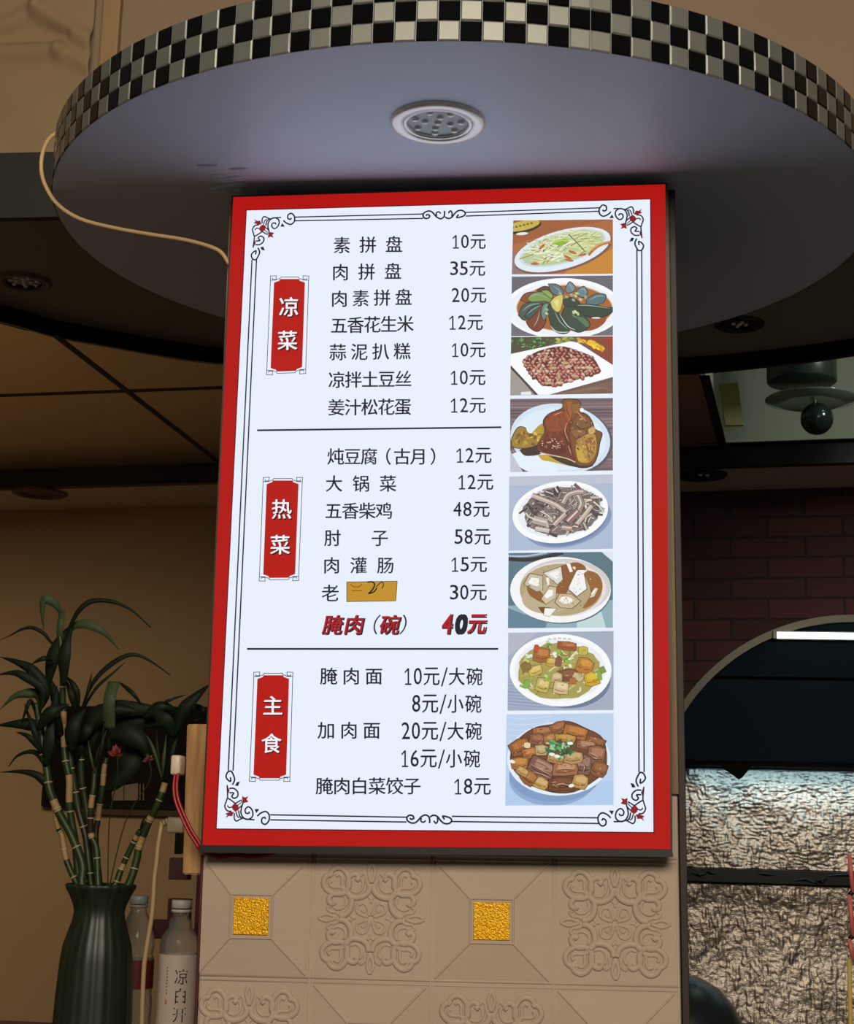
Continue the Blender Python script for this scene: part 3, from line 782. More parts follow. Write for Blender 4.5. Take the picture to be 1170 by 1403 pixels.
egg([(240, 840), (290, 785), (400, 775), (480, 830), (440, 870), (300, 870)], '#7d9a55', '#2c3a1e', [(255, 830), (330, 795), (450, 830)])
egg([(380, 760), (440, 755), (490, 800), (470, 830)], '#8aa458', '#2c3a1e')
egg([(450, 690), (540, 700), (600, 770), (540, 800), (480, 770)], '#5f7078', '#222c30', [(500, 710), (560, 760), (540, 800)])
egg([(620, 740), (660, 670), (715, 720), (700, 760), (640, 775)], '#6f878e', '#222c30', [(650, 690), (680, 720), (690, 755)])
egg([(730, 760), (800, 715), (840, 770), (800, 820), (745, 800)], '#6a8288', '#222c30', [(760, 750), (810, 740), (820, 790)])
egg([(830, 840), (930, 790), (1020, 800), (1000, 870), (900, 900), (840, 890)], '#54707a', '#1a241e', [(860, 850), (940, 810), (1010, 815)])
egg([(150, 1000), (200, 900), (330, 870), (430, 870), (330, 950), (220, 1050)], '#47584e', '#1a201c', [(190, 960), (270, 900), (400, 885)])
egg([(210, 1010), (280, 930), (390, 890), (330, 1000), (260, 1040)], '#3c5450', '#1a201c', [(240, 990), (300, 940), (370, 905)])
egg([(230, 1070), (330, 980), (380, 900), (420, 1060), (350, 1160), (270, 1130)], '#7c3a24', '#20140e', [(300, 1120), (340, 1050), (360, 960)])
egg([(375, 980), (400, 900), (450, 890), (430, 1000), (400, 1050)], '#5f8a78', '#1a241e', [(395, 980), (420, 920), (440, 900)])
egg([(440, 950), (470, 890), (560, 1000), (660, 1150), (580, 1185), (490, 1130)], '#2f4438', '#141c18', [(510, 960), (560, 1060), (640, 1140)])
egg([(580, 1000), (640, 900), (760, 960), (860, 1080), (830, 1140), (740, 1170), (640, 1110)], '#33483a', '#141c18', [(680, 1000), (780, 1050), (850, 1090)])
p.blob([(720, 1020), (800, 1030), (855, 1090), (830, 1120)], '#4f7a54')
egg([(700, 900), (800, 890), (1000, 920), (1100, 930), (1050, 1000), (900, 1030), (800, 990)], '#2b3e34', '#141c18', [(720, 905), (850, 905), (1070, 935)])
egg([(600, 850), (680, 830), (760, 880), (700, 910), (620, 910)], '#2e4034')
p.blob([(470, 870), (520, 820), (590, 805), (575, 930), (540, 970), (490, 930)], '#cfc968', '#4a4a20', 5); p.blob([(500, 860), (550, 850), (540, 920)], '#e6e08c')
for x, y in ((680, 800), (720, 810), (700, 850), (735, 785), (820, 820), (630, 820), (720, 970), (745, 990), (700, 975), (430, 945), (430, 985), (770, 845), (570, 790)): p.ell(x, y, 20, 13, p.r.choice(['#b9cc8c', '#d6dcae', '#93ac9a']), p.r.uniform(0, 90), 10, .15)
p.ell(925, 1030, 45, 7, '#f4f4f0'); p.stroke([(470, 1110), (540, 1170), (680, 1170)], 10, '#cfd8d6', 4, True); p.stroke([(560, 990), (640, 1110), (720, 1150)], 8, '#dfe6e6', 4, True)
p.build()
# 3: square white dish of boiled red peanuts
p = Photo([(700.3, 462), (839.7, 460.8), (839.7, 539.2), (699, 542)], (690, 455), KB, 3)
p.bg('#6b5850'); p.poly([(700, 40), (1060, 40), (1060, 330), (900, 220)], '#86402a'); p.poly([(1060, 40), (1060, 170), (960, 60)], '#9c2c1c'); p.poly([(60, 330), (300, 610), (60, 620)], '#9d9890')
p.poly([(60, 40), (560, 40), (420, 140), (60, 210)], '#4c4634'); p.poly([(470, 600), (1060, 440), (1060, 610)], '#6e5448')
for k in range(6): p.stroke([(520+k*50, 600), (800+k*30, 540), (1060, 480+k*22)], 4, '#8d7264', 3)
for k in range(34):
    x, y = p.r.uniform(75, 370), p.r.uniform(65, 150)-0.0; p.stroke([(x, y), (x+p.r.uniform(-45, 45), y+p.r.uniform(-28, 28))], 12, p.r.choice(['#3fa040', '#57b84c', '#2c7a34', '#6cc85a']), 3, True)
for k in range(10):
    x, y = p.r.uniform(390, 500), p.r.uniform(65, 95); p.stroke([(x, y), (x+p.r.uniform(-30, 30), y+p.r.uniform(-16, 16))], 10, p.r.choice(['#2c6a3a', '#3c8a44']), 3, True)
for k in range(9): p.ell(p.r.uniform(520, 680), p.r.uniform(62, 100), 26, 12, p.r.choice(['#a9b23c', '#c4c04a', '#8a9a34']), p.r.uniform(-30, 30), 12, .1)
for k in range(26):
    t = p.r.random(); p.ell(720+t*240+p.r.uniform(-20, 20), 70+t*85+p.r.uniform(-22, 22), 24, 13, p.r.choice(['#e8bc24', '#f4d23c', '#d89c18']), p.r.uniform(-60, 60), 12, .1)
p.poly([(60, 318), (60, 345), (320, 612), (345, 612)], '#3c3634')
p.poly([(55, 215), (600, 100), (655, 92), (715, 105), (1060, 325), (1060, 430), (420, 608), (340, 612), (55, 305)], '#fbfcff')
p.poly([(170, 262), (560, 150), (660, 150), (930, 350), (930, 400), (420, 530), (370, 515)], '#e0e2ea')
reg = [(185, 268), (330, 185), (545, 138), (700, 178), (850, 240), (925, 355), (915, 390), (700, 460), (480, 520), (380, 505), (240, 390)]
p.blob(reg, '#5a2620')
def inreg(x, y):
    c = False
    for i in range(len(reg)):
        (x1, y1), (x2, y2) = reg[i-1], reg[i]
        if (y1 > y) != (y2 > y) and x < (x2-x1)*(y-y1)/(y2-y1)+x1: c = not c
    return c
rows = []
for j in range(13):
    for i in range(20):
        x, y = 175+i*41+(j % 2)*20+p.r.uniform(-9, 9), 150+j*29+p.r.uniform(-6, 6)
        if inreg(x, y): rows.append((x, y))
for x, y in rows:
    k = 0.75+0.5*(y-150)/380; a = p.r.uniform(-70, 70)
    c = p.r.choice(['#8e3e34', '#a2524a', '#7c2e28', '#b06a5c', '#94443a', '#c79a84', '#b88a74'])
    p.ell(x, y+3, 27*k, 18*k, '#2e1210', a, 14); p.ell(x, y, 25*k, 15.5*k, c, a, 14); p.ell(x-3, y-4*k, 13*k, 5*k, {'#c79a84': '#ead2c2'}.get(c, '#d6a89c'), a, 10)
for x, y, a in ((590, 300, 5), (680, 268, -10), (475, 350, -5), (620, 335, -8), (530, 420, 80), (540, 490, 0), (400, 255, -60), (430, 492, 0), (685, 425, 10), (820, 345, 10)):
    p.ell(x, y, 42, 17, '#4a2a18', a, 16); p.ell(x, y, 39, 14.5, p.r.choice(['#d3b48e', '#c0a078', '#d9a08c']), a, 16)
p.poly([(170, 580), (260, 575), (270, 612), (165, 612)], '#e8eaf0')
p.build()
# 4: braised pork knuckle on a white plate
p = Photo([(699, 546.6), (839.7, 545.4), (839.7, 644.7), (699, 647)], (690, 455), KB, 4)
p.bg('#74626a')
for k in range(24): p.stroke([(55, 665+k*30), (550, 662+k*30), (1060, 655+k*30)], 10, p.r.choice(['#94827f', '#5a4a52', '#87726e', '#4e4048']), 2)
p.ell(560, 1035, 492, 345, '#51505e', 8); p.ell(545, 1025, 482, 335, '#d3e4f4', 8); p.ell(545, 1030, 440, 295, '#dfeefa', 8); p.ell(300, 1270, 240, 90, '#e6f2fd', 20)
p.poly([(55, 1130), (200, 1370), (55, 1370)], '#c3c6d6')
p.blob([(280, 960), (370, 880), (460, 930), (460, 1100), (300, 1080)], '#b4922c'); p.blob([(330, 1180), (480, 1190), (660, 1290), (470, 1250), (370, 1230)], '#c4a63c')
p.blob([(420, 1180), (620, 1210), (860, 1270), (760, 1310), (560, 1260)], '#3a2c26'); p.blob([(150, 1130), (340, 1090), (360, 1170), (210, 1190)], '#35281f')
p.blob([(85, 1010), (140, 920), (210, 925), (240, 980), (370, 985), (380, 1050), (260, 1105), (140, 1115), (80, 1090)], '#9c7c2e', '#3e2c14', 8)
for k in range(26):
    x, y = rin(p.r, 230, 1020, 135, 65); p.ell(x, y, 22, 13, p.r.choice(['#c8a83c', '#b48c34', '#8a6424', '#dcc05a', '#7a5224']), p.r.uniform(0, 180), 10, .2)
p.blob([(560, 690), (590, 650), (700, 655), (745, 700), (720, 760), (800, 800), (850, 870), (870, 930), (940, 970), (920, 1060), (900, 1180), (850, 1270), (720, 1280), (640, 1200), (430, 1170), (330, 1130), (340, 1060), (400, 960), (385, 860), (440, 790), (560, 740)], '#7a4a24', '#35200f', 10)
p.blob([(560, 750), (640, 740), (660, 850), (640, 950), (650, 1090), (690, 1240), (560, 1200), (350, 1150), (330, 1090), (400, 980), (385, 860), (450, 790)], '#6e2f1c')
p.blob([(400, 850), (470, 790), (580, 760), (620, 830), (600, 930), (480, 960), (410, 930)], '#8c4420'); p.blob([(350, 1080), (430, 1030), (560, 1060), (600, 1150), (520, 1180), (370, 1140)], '#5c2118')
p.blob([(580, 700), (620, 665), (660, 680), (650, 820), (620, 860), (600, 780)], '#9c5a24'); p.blob([(650, 700), (730, 690), (720, 770), (670, 780)], '#8c6030', '#4a2c14', 4)
p.blob([(660, 880), (720, 800), (820, 830), (820, 930), (720, 950)], '#7c5230', '#43280f', 5); p.blob([(640, 950), (740, 930), (790, 970), (700, 1020)], '#8e5c34', '#43280f', 5)
p.blob([(690, 1080), (780, 990), (880, 990), (890, 1150), (830, 1250), (720, 1240)], '#b48a3a', '#5a3814', 6); p.blob([(780, 1040), (850, 1010), (880, 1080), (830, 1170), (790, 1110)], '#8c5a26'); p.blob([(700, 1040), (760, 1010), (770, 1080), (720, 1110)], '#a5803a'); p.blob([(800, 1170), (870, 1120), (870, 1200), (820, 1240)], '#9a7434')
for k in range(40):
    x, y = rin(p.r, 790, 1120, 90, 120); p.stroke([(x, y), (x+p.r.uniform(-18, 18), y+p.r.uniform(10, 40))], p.r.uniform(5, 11), p.r.choice(['#d4b25c', '#8a5a24', '#6a4018', '#c09448', '#e0c070']), 2, True)
for k in range(46):
    x, y = rin(p.r, 500, 920, 130, 190); p.stroke([(x, y), (x+p.r.uniform(-10, 16), y+p.r.uniform(20, 60))], p.r.uniform(4, 9), p.r.choice(['#7e3a20', '#5a2416', '#9a5428', '#6a2c1c']), 2, True)
p.blob([(690, 1120), (740, 1110), (780, 1230), (720, 1240)], '#c4a040'); p.blob([(810, 940), (860, 910), (880, 960), (830, 985)], '#cba468')
for pts in ([(630, 860), (600, 980), (640, 1090), (670, 1200)], [(560, 900), (590, 1000), (620, 1100), (640, 1190)], [(660, 870), (740, 930), (800, 920)], [(600, 690), (610, 760), (640, 830)]): p.stroke(pts, 8, '#3f1c10', 4, True)
for pts in ([(610, 870), (590, 960), (630, 1060)], [(480, 800), (560, 770)], [(620, 1090), (650, 1180)], [(700, 760), (800, 870)]): p.stroke(pts, 9, '#c8946a', 4, True)
for k in range(34):
    x, y = rin(p.r, 470, 1075, 110, 50); p.ell(x, y, p.r.uniform(4, 12), p.r.uniform(3, 6), p.r.choice(['#d8a890', '#c08870', '#eccab8']), p.r.uniform(-40, 40), 8)
for k in range(30):
    x, y = rin(p.r, 760, 960, 130, 230); p.ell(x, y, p.r.uniform(6, 20), p.r.uniform(4, 9), p.r.choice(['#a87844', '#5a3418', '#c49a5a', '#8c5c2c']), p.r.uniform(-60, 60), 9, .2)
p.ell(752, 752, 20, 20, '#f4f4f4'); p.stroke([(350, 1160), (430, 1180), (600, 1215), (690, 1255)], 10, '#d8c4a0', 4)
p.build()
# 5: plate of grey shredded strips
p = Photo([(697.6, 653), (839.7, 650), (839.7, 751.8), (696.7, 754.8)], (690, 645), KC, 5)
p.bg('#adbbd4'); p.poly([(40, 30), (960, 30), (960, 110), (40, 130)], '#bcc4d4'); p.ell(560, 445, 390, 215, '#8296ba', -14); p.ell(580, 470, 330, 170, '#6d82ac', -18)
p.ell(495, 362, 420, 268, '#fbfcfe', -8); p.ell(495, 352, 375, 228, '#eaeff8', -8); p.ell(510, 350, 335, 205, '#7c706c', -5, 40, .06)
pal = ['#8a7c7a', '#a89a92', '#c9beb2', '#6a5c5a', '#4c4042', '#b9aca8', '#94888a', '#d8d0c6', '#7c6660']
for k in range(150):
    x, y = rin(p.r, 515, 348, 325, 198, -5); a = p.r.uniform(0, PI); L = p.r.uniform(35, 90); b = p.r.uniform(-25, 25)
    wd = p.r.uniform(8, 22); pts = [(x-L*math.cos(a), y-L*math.sin(a)*0.7), (x+b*math.sin(a), y-b*math.cos(a)), (x+L*math.cos(a), y+L*math.sin(a)*0.7)]
    p.stroke(pts, wd+7, '#3c3234', 2); p.stroke(pts, wd, p.r.choice(pal), 2)
for pts, wd, c in (([(250, 220), (380, 270), (470, 310), (545, 370)], 40, '#b8a69c'), ([(640, 470), (700, 400), (770, 310)], 36, '#c2aca0'), ([(560, 450), (620, 390), (650, 360)], 60, '#8e6a68'), ([(520, 290), (560, 220), (640, 190), (700, 190)], 42, '#a8958e'), ([(650, 220), (680, 290), (660, 340)], 50, '#95857c'), ([(440, 480), (500, 420), (540, 380)], 40, '#b89c90'), ([(260, 430), (380, 460)], 70, '#b3a49a'), ([(450, 150), (480, 200)], 50, '#403a40'), ([(370, 190), (440, 215)], 38, '#4c4448'), ([(510, 500), (600, 510)], 44, '#b08c80'), ([(280, 510), (400, 530)], 40, '#c6bab0'), ([(700, 460), (730, 520)], 26, '#9a8c7c'), ([(760, 240), (830, 240)], 20, '#b4b0a0')):
    p.stroke(pts, wd+9, '#3a3032', 4); p.stroke(pts, wd, c, 4); p.stroke([(x-4, y-5) for x, y in pts], wd*0.25, '#dccfc6', 4)
p.build()
# 6: bowl of soup with white bean curd
p = Photo([(696.7, 757.8), (839.7, 756), (839.7, 860), (696, 860.7)], (690, 645), KC, 6)
p.bg('#537484'); p.poly([(40, 1180), (960, 1130), (960, 1390), (40, 1390)], '#8fb0bc'); p.poly([(640, 1280), (850, 1220), (900, 1390), (640, 1390)], '#c2dada'); p.poly([(40, 1200), (380, 1330), (360, 1390), (40, 1390)], '#5d8296')
p.stroke([(40, 770), (250, 775), (520, 715)], 34, '#20242c', 4); p.stroke([(40, 745), (200, 745), (380, 715)], 16, '#a8bccc', 4); p.poly([(850, 705), (960, 705), (960, 800)], '#dfe8ec')
p.ell(505, 1060, 432, 278, '#4d6472'); p.ell(497, 1040, 440, 288, '#f7f6f8'); p.ell(540, 1015, 395, 245, '#d3ccce'); p.ell(520, 1035, 375, 240, '#e6e0de'); p.ell(500, 1040, 360, 228, '#b4a27c'); p.ell(380, 1120, 220, 130, '#bcae8c')
p.blob([(680, 860), (820, 900), (865, 1020), (800, 1150), (690, 1200), (760, 1060)], '#94602c'); p.blob([(200, 1010), (330, 1060), (360, 1160), (230, 1090)], '#8c5c2c'); p.blob([(500, 830), (640, 800), (720, 860), (600, 950), (540, 1080), (440, 1050), (500, 960)], '#8a5526')
p.blob([(300, 1190), (420, 1200), (360, 1260)], '#6c4420')
def tof(pts, c):
    cx = sum(q[0] for q in pts)/len(pts); cy = sum(q[1] for q in pts)/len(pts)
    p.poly([(cx+(x-cx)*1.09, cy+(y-cy)*1.09) for x, y in pts], '#6a5232'); p.poly(pts, c)
    p.poly([(cx+(x-cx)*0.6-6, cy+(y-cy)*0.5-8) for x, y in pts], '#f8f6f2')
for pts, c in (([(180, 990), (230, 900), (340, 920), (340, 1040), (290, 1055)], '#c4bca4'), ([(350, 895), (500, 840), (515, 950), (470, 990)], '#dcdcd6'), ([(330, 1120), (400, 1010), (460, 1020), (455, 1110), (370, 1165)], '#cfc0a4'), ([(565, 1030), (640, 870), (700, 900), (725, 1030), (640, 1095)], '#f3f3f6'), ([(450, 1150), (490, 1075), (590, 1080), (670, 1140), (600, 1200), (500, 1195)], '#c8b694'), ([(640, 870), (735, 870), (690, 905)], '#f6f2ee'), ([(545, 805), (580, 810), (605, 880), (580, 890)], '#f2ede6'), ([(370, 930), (400, 935), (400, 1000), (380, 1010)], '#efe6d8'), ([(750, 1110), (800, 1020), (825, 1030), (790, 1100)], '#dfcfb4'), ([(360, 1200), (460, 1205), (400, 1275), (350, 1260)], '#f4f2ee'), ([(600, 845), (630, 840), (625, 870)], '#efe4d4')):
    tof([q for q in pts], c)
for k in range(40):
    x, y = rin(p.r, 500, 1030, 300, 180); p.ell(x, y, p.r.uniform(4, 10), p.r.uniform(3, 6), p.r.choice(['#d8ceb4', '#8c7044', '#a88c58', '#6c4a24']), 0, 8)
for k in range(24):
    x, y = rin(p.r, 640, 990, 55, 70); p.ell(x, y, 5, 3, '#cfd2d6', 0, 6)
for k in range(24):
    x, y = rin(p.r, 560, 1145, 80, 40); p.ell(x, y, 6, 4, p.r.choice(['#9c8a64', '#dccfb4']), 0, 6)
p.build()
# 7: noodles with bean-curd cubes and spring onion
p = Photo([(696.3, 867), (840.6, 864.6), (840.6, 973), (695.4, 973.8)], (685, 860), KD, 7)
p.bg('#a3adc2')
for k in range(9): p.stroke([(55, 420+k*24), (300, 440+k*24), (520, 450+k*24)], 7, p.r.choice(['#8799bd', '#94a4c4', '#7d90b4']), 2)
p.poly([(55, 30), (300, 30), (55, 230)], '#b4b8c6'); p.ell(530, 405, 320, 215, '#6a7a94'); p.ell(466, 328, 392, 278, '#fafbfe'); p.ell(462, 325, 350, 240, '#eceff4'); p.ell(455, 335, 318, 218, '#a89c54', 0, 40, .04)
for k in range(70):
    x, y = rin(p.r, 455, 335, 300, 205); a = p.r.uniform(0, PI); L = p.r.uniform(25, 60)
    p.stroke([(x-L*math.cos(a), y-L*math.sin(a)*.7), (x+p.r.uniform(-15, 15), y+p.r.uniform(-15, 15)), (x+L*math.cos(a), y+L*math.sin(a)*.7)], p.r.uniform(8, 16), p.r.choice(['#c9bc74', '#8a8038', '#dcd4a4', '#b8a850', '#7a7a3a', '#e4e0c4']), 3)
for a in ((325, 210, 120, 105, 5, '#a0602c', '#c07c3c'), (280, 160, 40, 50, 20, '#c04a24', None), (515, 140, 150, 65, 5, '#9c5428', '#b8703a'), (650, 290, 120, 110, 20, '#b87828', '#d09438'), (520, 370, 150, 90, -5, '#7a4826', '#8c5830'), (435, 385, 80, 70, 5, '#c4a878', '#d8c090'), (395, 265, 75, 60, 5, '#c8a04a', '#dcb860'), (275, 330, 100, 65, -20, '#cdb054', '#e0c878'), (470, 465, 120, 90, 10, '#d0b688', '#e4d0a4'), (705, 395, 110, 95, -15, '#cba61e', '#dcbc34'), (330, 445, 95, 100, 15, '#c6ae58', '#dccc84'), (600, 380, 80, 50, 30, '#c8b68c', None), (450, 260, 50, 70, 10, '#85573c', None), (560, 410, 50, 50, 0, '#b06a34', None), (640, 180, 70, 60, 0, '#c0b04c', None), (200, 300, 70, 70, -30, '#8a6a34', None)):
    p.chunk(*a[:6], '#5e4420', a[6])
for k in range(22):
    x, y = p.r.choice([(450, 195), (540, 240), (770, 350), (200, 430), (350, 390), (520, 280), (230, 240), (380, 140)]); x += p.r.uniform(-32, 32); y += p.r.uniform(-22, 22)
    p.chunk(x, y, p.r.uniform(28, 52), p.r.uniform(16, 26), p.r.uniform(-40, 60), p.r.choice(['#94b83c', '#b8d47c', '#d8ecc4', '#6c9434', '#e6f2e4']), '#38501c')
p.chunk(205, 435, 45, 60, 10, '#7cae44', '#2c4a18'); p.chunk(765, 370, 34, 70, -8, '#86a83c', '#34501c'); p.chunk(790, 325, 40, 50, -30, '#7a9a3c', '#34501c')
for k in range(5): p.stroke([(370+k*38, 82+abs(k-2)*3), (395+k*38, 84+abs(k-2)*3)], 14, '#d2ccc8', 2)
p.build()
# 8: big bowl heaped with braised meat slices and green garnish
p = Photo([(693.8, 979), (840.6, 977.2), (840.6, 1103), (692.3, 1103.7)], (685, 860), KD, 8)
p.bg('#bdd3ef')
for k in range(7): p.stroke([(40, 690+k*45), (200, 700+k*45), (400, 680+k*45)], 9, '#c9dbf4', 2)
p.poly([(40, 1180), (876, 1180), (876, 1375), (40, 1375)], '#b3cef0'); p.ell(400, 1170, 330, 200, '#8eabd2'); p.ell(420, 1130, 350, 210, '#7f9dc8')
p.ell(452, 1010, 398, 282, '#e6f1fd'); p.ell(452, 995, 380, 262, '#c9d6e6'); p.ell(450, 1000, 368, 258, '#75492a', 0, 44, .02)
p.blob([(90, 920), (180, 830), (280, 770), (400, 750), (520, 725), (640, 770), (790, 860), (810, 1080), (740, 1160), (560, 1260), (360, 1250), (200, 1150), (100, 1060)], '#6e4224', '#4a2c18', 8)
for a in ((330, 800, 150, 70, -5, '#96603a', '#ad744a'), (450, 770, 120, 80, -20, '#8a5430', '#a86c40'), (585, 805, 180, 95, 12, '#a8662c', '#c07c3c'), (730, 880, 150, 80, 15, '#7c4a2e', '#94603c'), (660, 900, 150, 65, 8, '#8c5a40', '#b08464'), (150, 920, 150, 110, -25, '#8e5226', '#ac6c34'), (235, 965, 120, 75, -10, '#a2622c', '#c48444'), (290, 860, 110, 80, 5, '#875338', '#a0684a'), (150, 1045, 130, 90, -5, '#a66c30', '#c48c48'), (740, 980, 130, 130, 10, '#8c5a42', '#aa7858'), (760, 1090, 110, 110, 20, '#85502c', '#9c6438'), (640, 1060, 120, 150, 5, '#7c5648', '#9c7868'), (320, 1080, 190, 130, 25, '#7e5246', '#a87c6a'), (500, 1085, 180, 100, -3, '#9c6644', '#c08c64'), (470, 1205, 190, 100, -3, '#6c3e26', '#7e4c30'), (615, 1185, 110, 100, 10, '#b48c4c', '#d0ac6c'), (310, 1195, 120, 80, 20, '#ba9048', '#d4b070'), (225, 1155, 110, 100, 35, '#905c2a', '#ac7438'), (170, 1105, 90, 60, 30, '#b8904c', '#caa664'), (400, 850, 120, 60, -15, '#a4682e', '#b87c40'), (320, 945, 90, 80, 0, '#b49a6a', '#c8b284'), (560, 1000, 140, 90, 0, '#b08c58', '#c8a874'), (430, 1010, 120, 70, 10, '#a88250', '#c09a64'), (210, 905, 50, 40, 0, '#e2d4a4', None), (500, 850, 150, 55, 5, '#b08438', '#c49a50')):
    p.chunk(*a[:6], '#38200f', a[6])
for pts in ([(240, 1050), (310, 1090), (400, 1140)], [(260, 1110), (330, 1130), (390, 1160)], [(620, 1010), (650, 1060), (640, 1110)], [(690, 960), (740, 990), (780, 1040)], [(270, 1020), (340, 1050), (400, 1100)], [(430, 1090), (500, 1080), (570, 1090)], [(420, 1220), (480, 1200), (540, 1220)]): p.stroke(pts, 7, '#c49c86', 3, True); p.stroke([(x+6, y+10) for x, y in pts], 5, '#4a2a1c', 3, True)
for k in range(44):
    x, y = rin(p.r, 465, 930, 105, 75); c = p.r.choice(['#2c6a3c', '#3f8a4c', '#1f4c2e', '#67aa6c', '#9cc89a'])
    p.chunk(x, y, p.r.uniform(26, 55), p.r.uniform(14, 24), p.r.uniform(-80, 80), c, '#16301e')
for x, y in ((440, 990), (540, 890), (400, 975), (95, 1030), (550, 1215)): p.ell(x, y, 22, 13, '#eff4ec', p.r.uniform(-20, 20), 12, .1)
p.build()

# ------------------------------------------------------------------ cables, plugs, wooden board at the left of the pillar
M_cream = mat('cream_cable', '#c8a878', 0.5)
bm = bmesh.new()
pts = [aty(px, py, y) for px, py, y in ((84, 181, 2.16), (78, 182, 2.14), (66, 192, 2.12), (58, 212, 2.10), (57, 236, 2.10), (64, 258, 2.09), (80, 281, 2.09), (110, 300, 2.09), (155, 312, 2.09), (205, 321, 2.09), (250, 328, 2.09), (285, 337, 2.09), (303, 346, 2.09), (314, 362, 2.094))]
tube(bm, catmull(pts, 6), 0.0030, 10)
tag(mk('power_cable', bm, M_cream, None, True), 'thin cream cable looping from the chequered canopy rim down to the menu sign', 'cable')
M_wood = mat('raw_pine', '#8a6238', 0.55, 0, 0.4, vary=((110, 110, 9), '#b98d58', 0.18), bump=((60, 60, 6), 0.2, 0.002))
bd = thing('wooden_plank', aty(264, 1198, 2.17), 'raw pine plank fixed upright at the left side of the menu sign', 'plank')
a, b, c, d = aty(256, 992, 2.125), aty(284, 992, 2.125), aty(279, 1198, 2.125), aty(250, 1198, 2.125)
a.x = max(a.x, -0.62)
bm = bmesh.new(); prism(bm, [a, Vector((PX0-0.004, a.y, b.z)), Vector((PX0-0.004, a.y, c.z)), d], (0, 0.05, 0))
e = list(bm.edges); bmesh.ops.bevel(bm, geom=e, offset=0.0018, segments=2, affect='EDGES')
mk('board', bm, M_wood, bd)
M_plug = mat('white_plastic', '#cdbba6', 0.4)
def plug(px, py, w_, h_, label, m, rows):
    c = aty(px, py, 2.118); t = thing('power_plug', c, label, 'plug')
    bm = bmesh.new(); box(bm, c.x-w_/2, c.x+w_/2, 2.096, 2.124, c.z-h_/2, c.z+h_/2, 0, 0.003); mk('plug_body', bm, m, t, True)
    bm = bmesh.new()
    for k in range(rows): lathe(bm, Vector((c.x-0.001, 2.105, c.z-h_*0.30-0.004*k)), [(0.0, 0.002), (0.0055-0.0006*k, 0.002), (0.0055-0.0006*k, -0.0012), (0, -0.0012)], 14)
    mk('strain_relief', bm, m, t, True); return c
c1 = plug(246, 1049, 0.0135, 0.026, 'white power plug with the red cable beside the pine plank', M_plug, 2)
M_gplug = mat('grey_plastic', '#8c8068', 0.45)
bm = bmesh.new()
M_redc = mat('red_cable', '#8e1318', 0.35)
for off in (-0.0020, 0.0022):
    pts = [aty(px, py, y)+Vector((off, 0, off*0.4)) for px, py, y in ((243, 1055, 2.100), (240, 1075, 2.094), (242, 1096, 2.09), (250, 1117, 2.088), (261, 1140, 2.086), (270, 1154, 2.086), (275, 1162, 2.088))]
    pts += [aty(px, py, 2.1095)+Vector((0, 0, off*0.4)) for px, py in ((281, 1167), (292, 1172), (305, 1174), (322, 1171.5), (340, 1173.5), (356, 1173), (372, 1169), (388, 1163))]
    tube(bm, catmull(pts, 5), 0.0021, 8)
tag(mk('red_power_cable', bm, M_redc, None, True), 'twin red cable running from the white plug down under the menu sign', 'cable')
# grey plug with its beige cable
c = aty(238, 1131, 2.155); t = thing('power_plug', c, 'grey beige power plug with a ribbed collar below the white plug', 'plug')
bm = bmesh.new(); box(bm, c.x-0.006, aty(253, 1131, 2.14).x, 2.14, 2.165, c.z-0.010, c.z+0.011, 0, 0.003); mk('plug_body', bm, M_gplug, t, True)
bm = bmesh.new()
for k in range(4): tube(bm, [c+Vector((-0.004-0.004*k, 0, 0.006-0.0012*k)), c+Vector((-0.0065-0.004*k, 0, 0.0055-0.0014*k))], 0.0058-0.0006*k, 12)
mk('strain_relief', bm, M_gplug, t, True)
bm = bmesh.new()
pts = [c+Vector((-0.017, 0, 0.0012))]+[aty(px, py, y) for px, py, y in ((220, 1138, 2.15), (217, 1155, 2.15), (214.5, 1180, 2.15), (211.5, 1205, 2.15), (208.5, 1250, 2.15), (201.5, 1294, 2.15), (197, 1330, 2.15), (194.5, 1403, 2.15), (195, 1450, 2.16))]
tube(bm, catmull(pts, 6), 0.0032, 10)
tag(mk('power_cable', bm, mat('beige_cable', '#a08560', 0.5), None, True), 'thick beige cable hanging from the grey plug in front of the water bottles', 'cable')

# dark red fretwork rack behind the bottles
rk = thing('fretwork_rack', aty(256, 1260, 2.5), 'dark red wooden fretwork rack behind the white labelled water bottle', 'rack')
M_dred = mat('dark_red_lacquer', '#47191a', 0.45)
def bar(x0, x1, y0, y1, name):
    p0, p1 = aty(x0, y1, 2.48), aty(x1, y0, 2.48); bm = bmesh.new(); box(bm, p0.x, p1.x, 2.48, 2.505, p0.z, p1.z, 0, 0.001); mk(name, bm, M_dred, rk)
bar(257, 290, 1150, 1442, 'upright'); bar(230.5, 258, 1176, 1205, 'cross_bar'); bar(228.5, 258, 1232, 1262, 'cross_bar'); bar(206, 258, 1262, 1286, 'cross_bar')
p0, p1 = aty(239.5, 1170, 2.48), aty(248.5, 1136, 2.48); bm = bmesh.new(); box(bm, p0.x, p1.x, 2.475, 2.50, p0.z, p1.z, 0, 0.001); mk('black_clip', bm, M_black, rk)

# ------------------------------------------------------------------ counter, vase, bamboo, bottles
CT = Z(-0.335)
ct = thing('serving_counter', (-1.2, 2.45, 0), 'brown serving counter below the vase and bottles', 'counter')
bm = bmesh.new(); box(bm, -1.75, -0.575, 2.12, 2.75, CT-0.03, CT, 0, 0.003); mk('counter_top', bm, mat('brown_counter', '#5a4632', 0.4), ct)
bm = bmesh.new(); box(bm, -1.72, -0.58, 2.15, 2.72, 0, CT-0.03); mk('counter_body', bm, mat('brown_panel', '#4a3a2c', 0.6), ct)

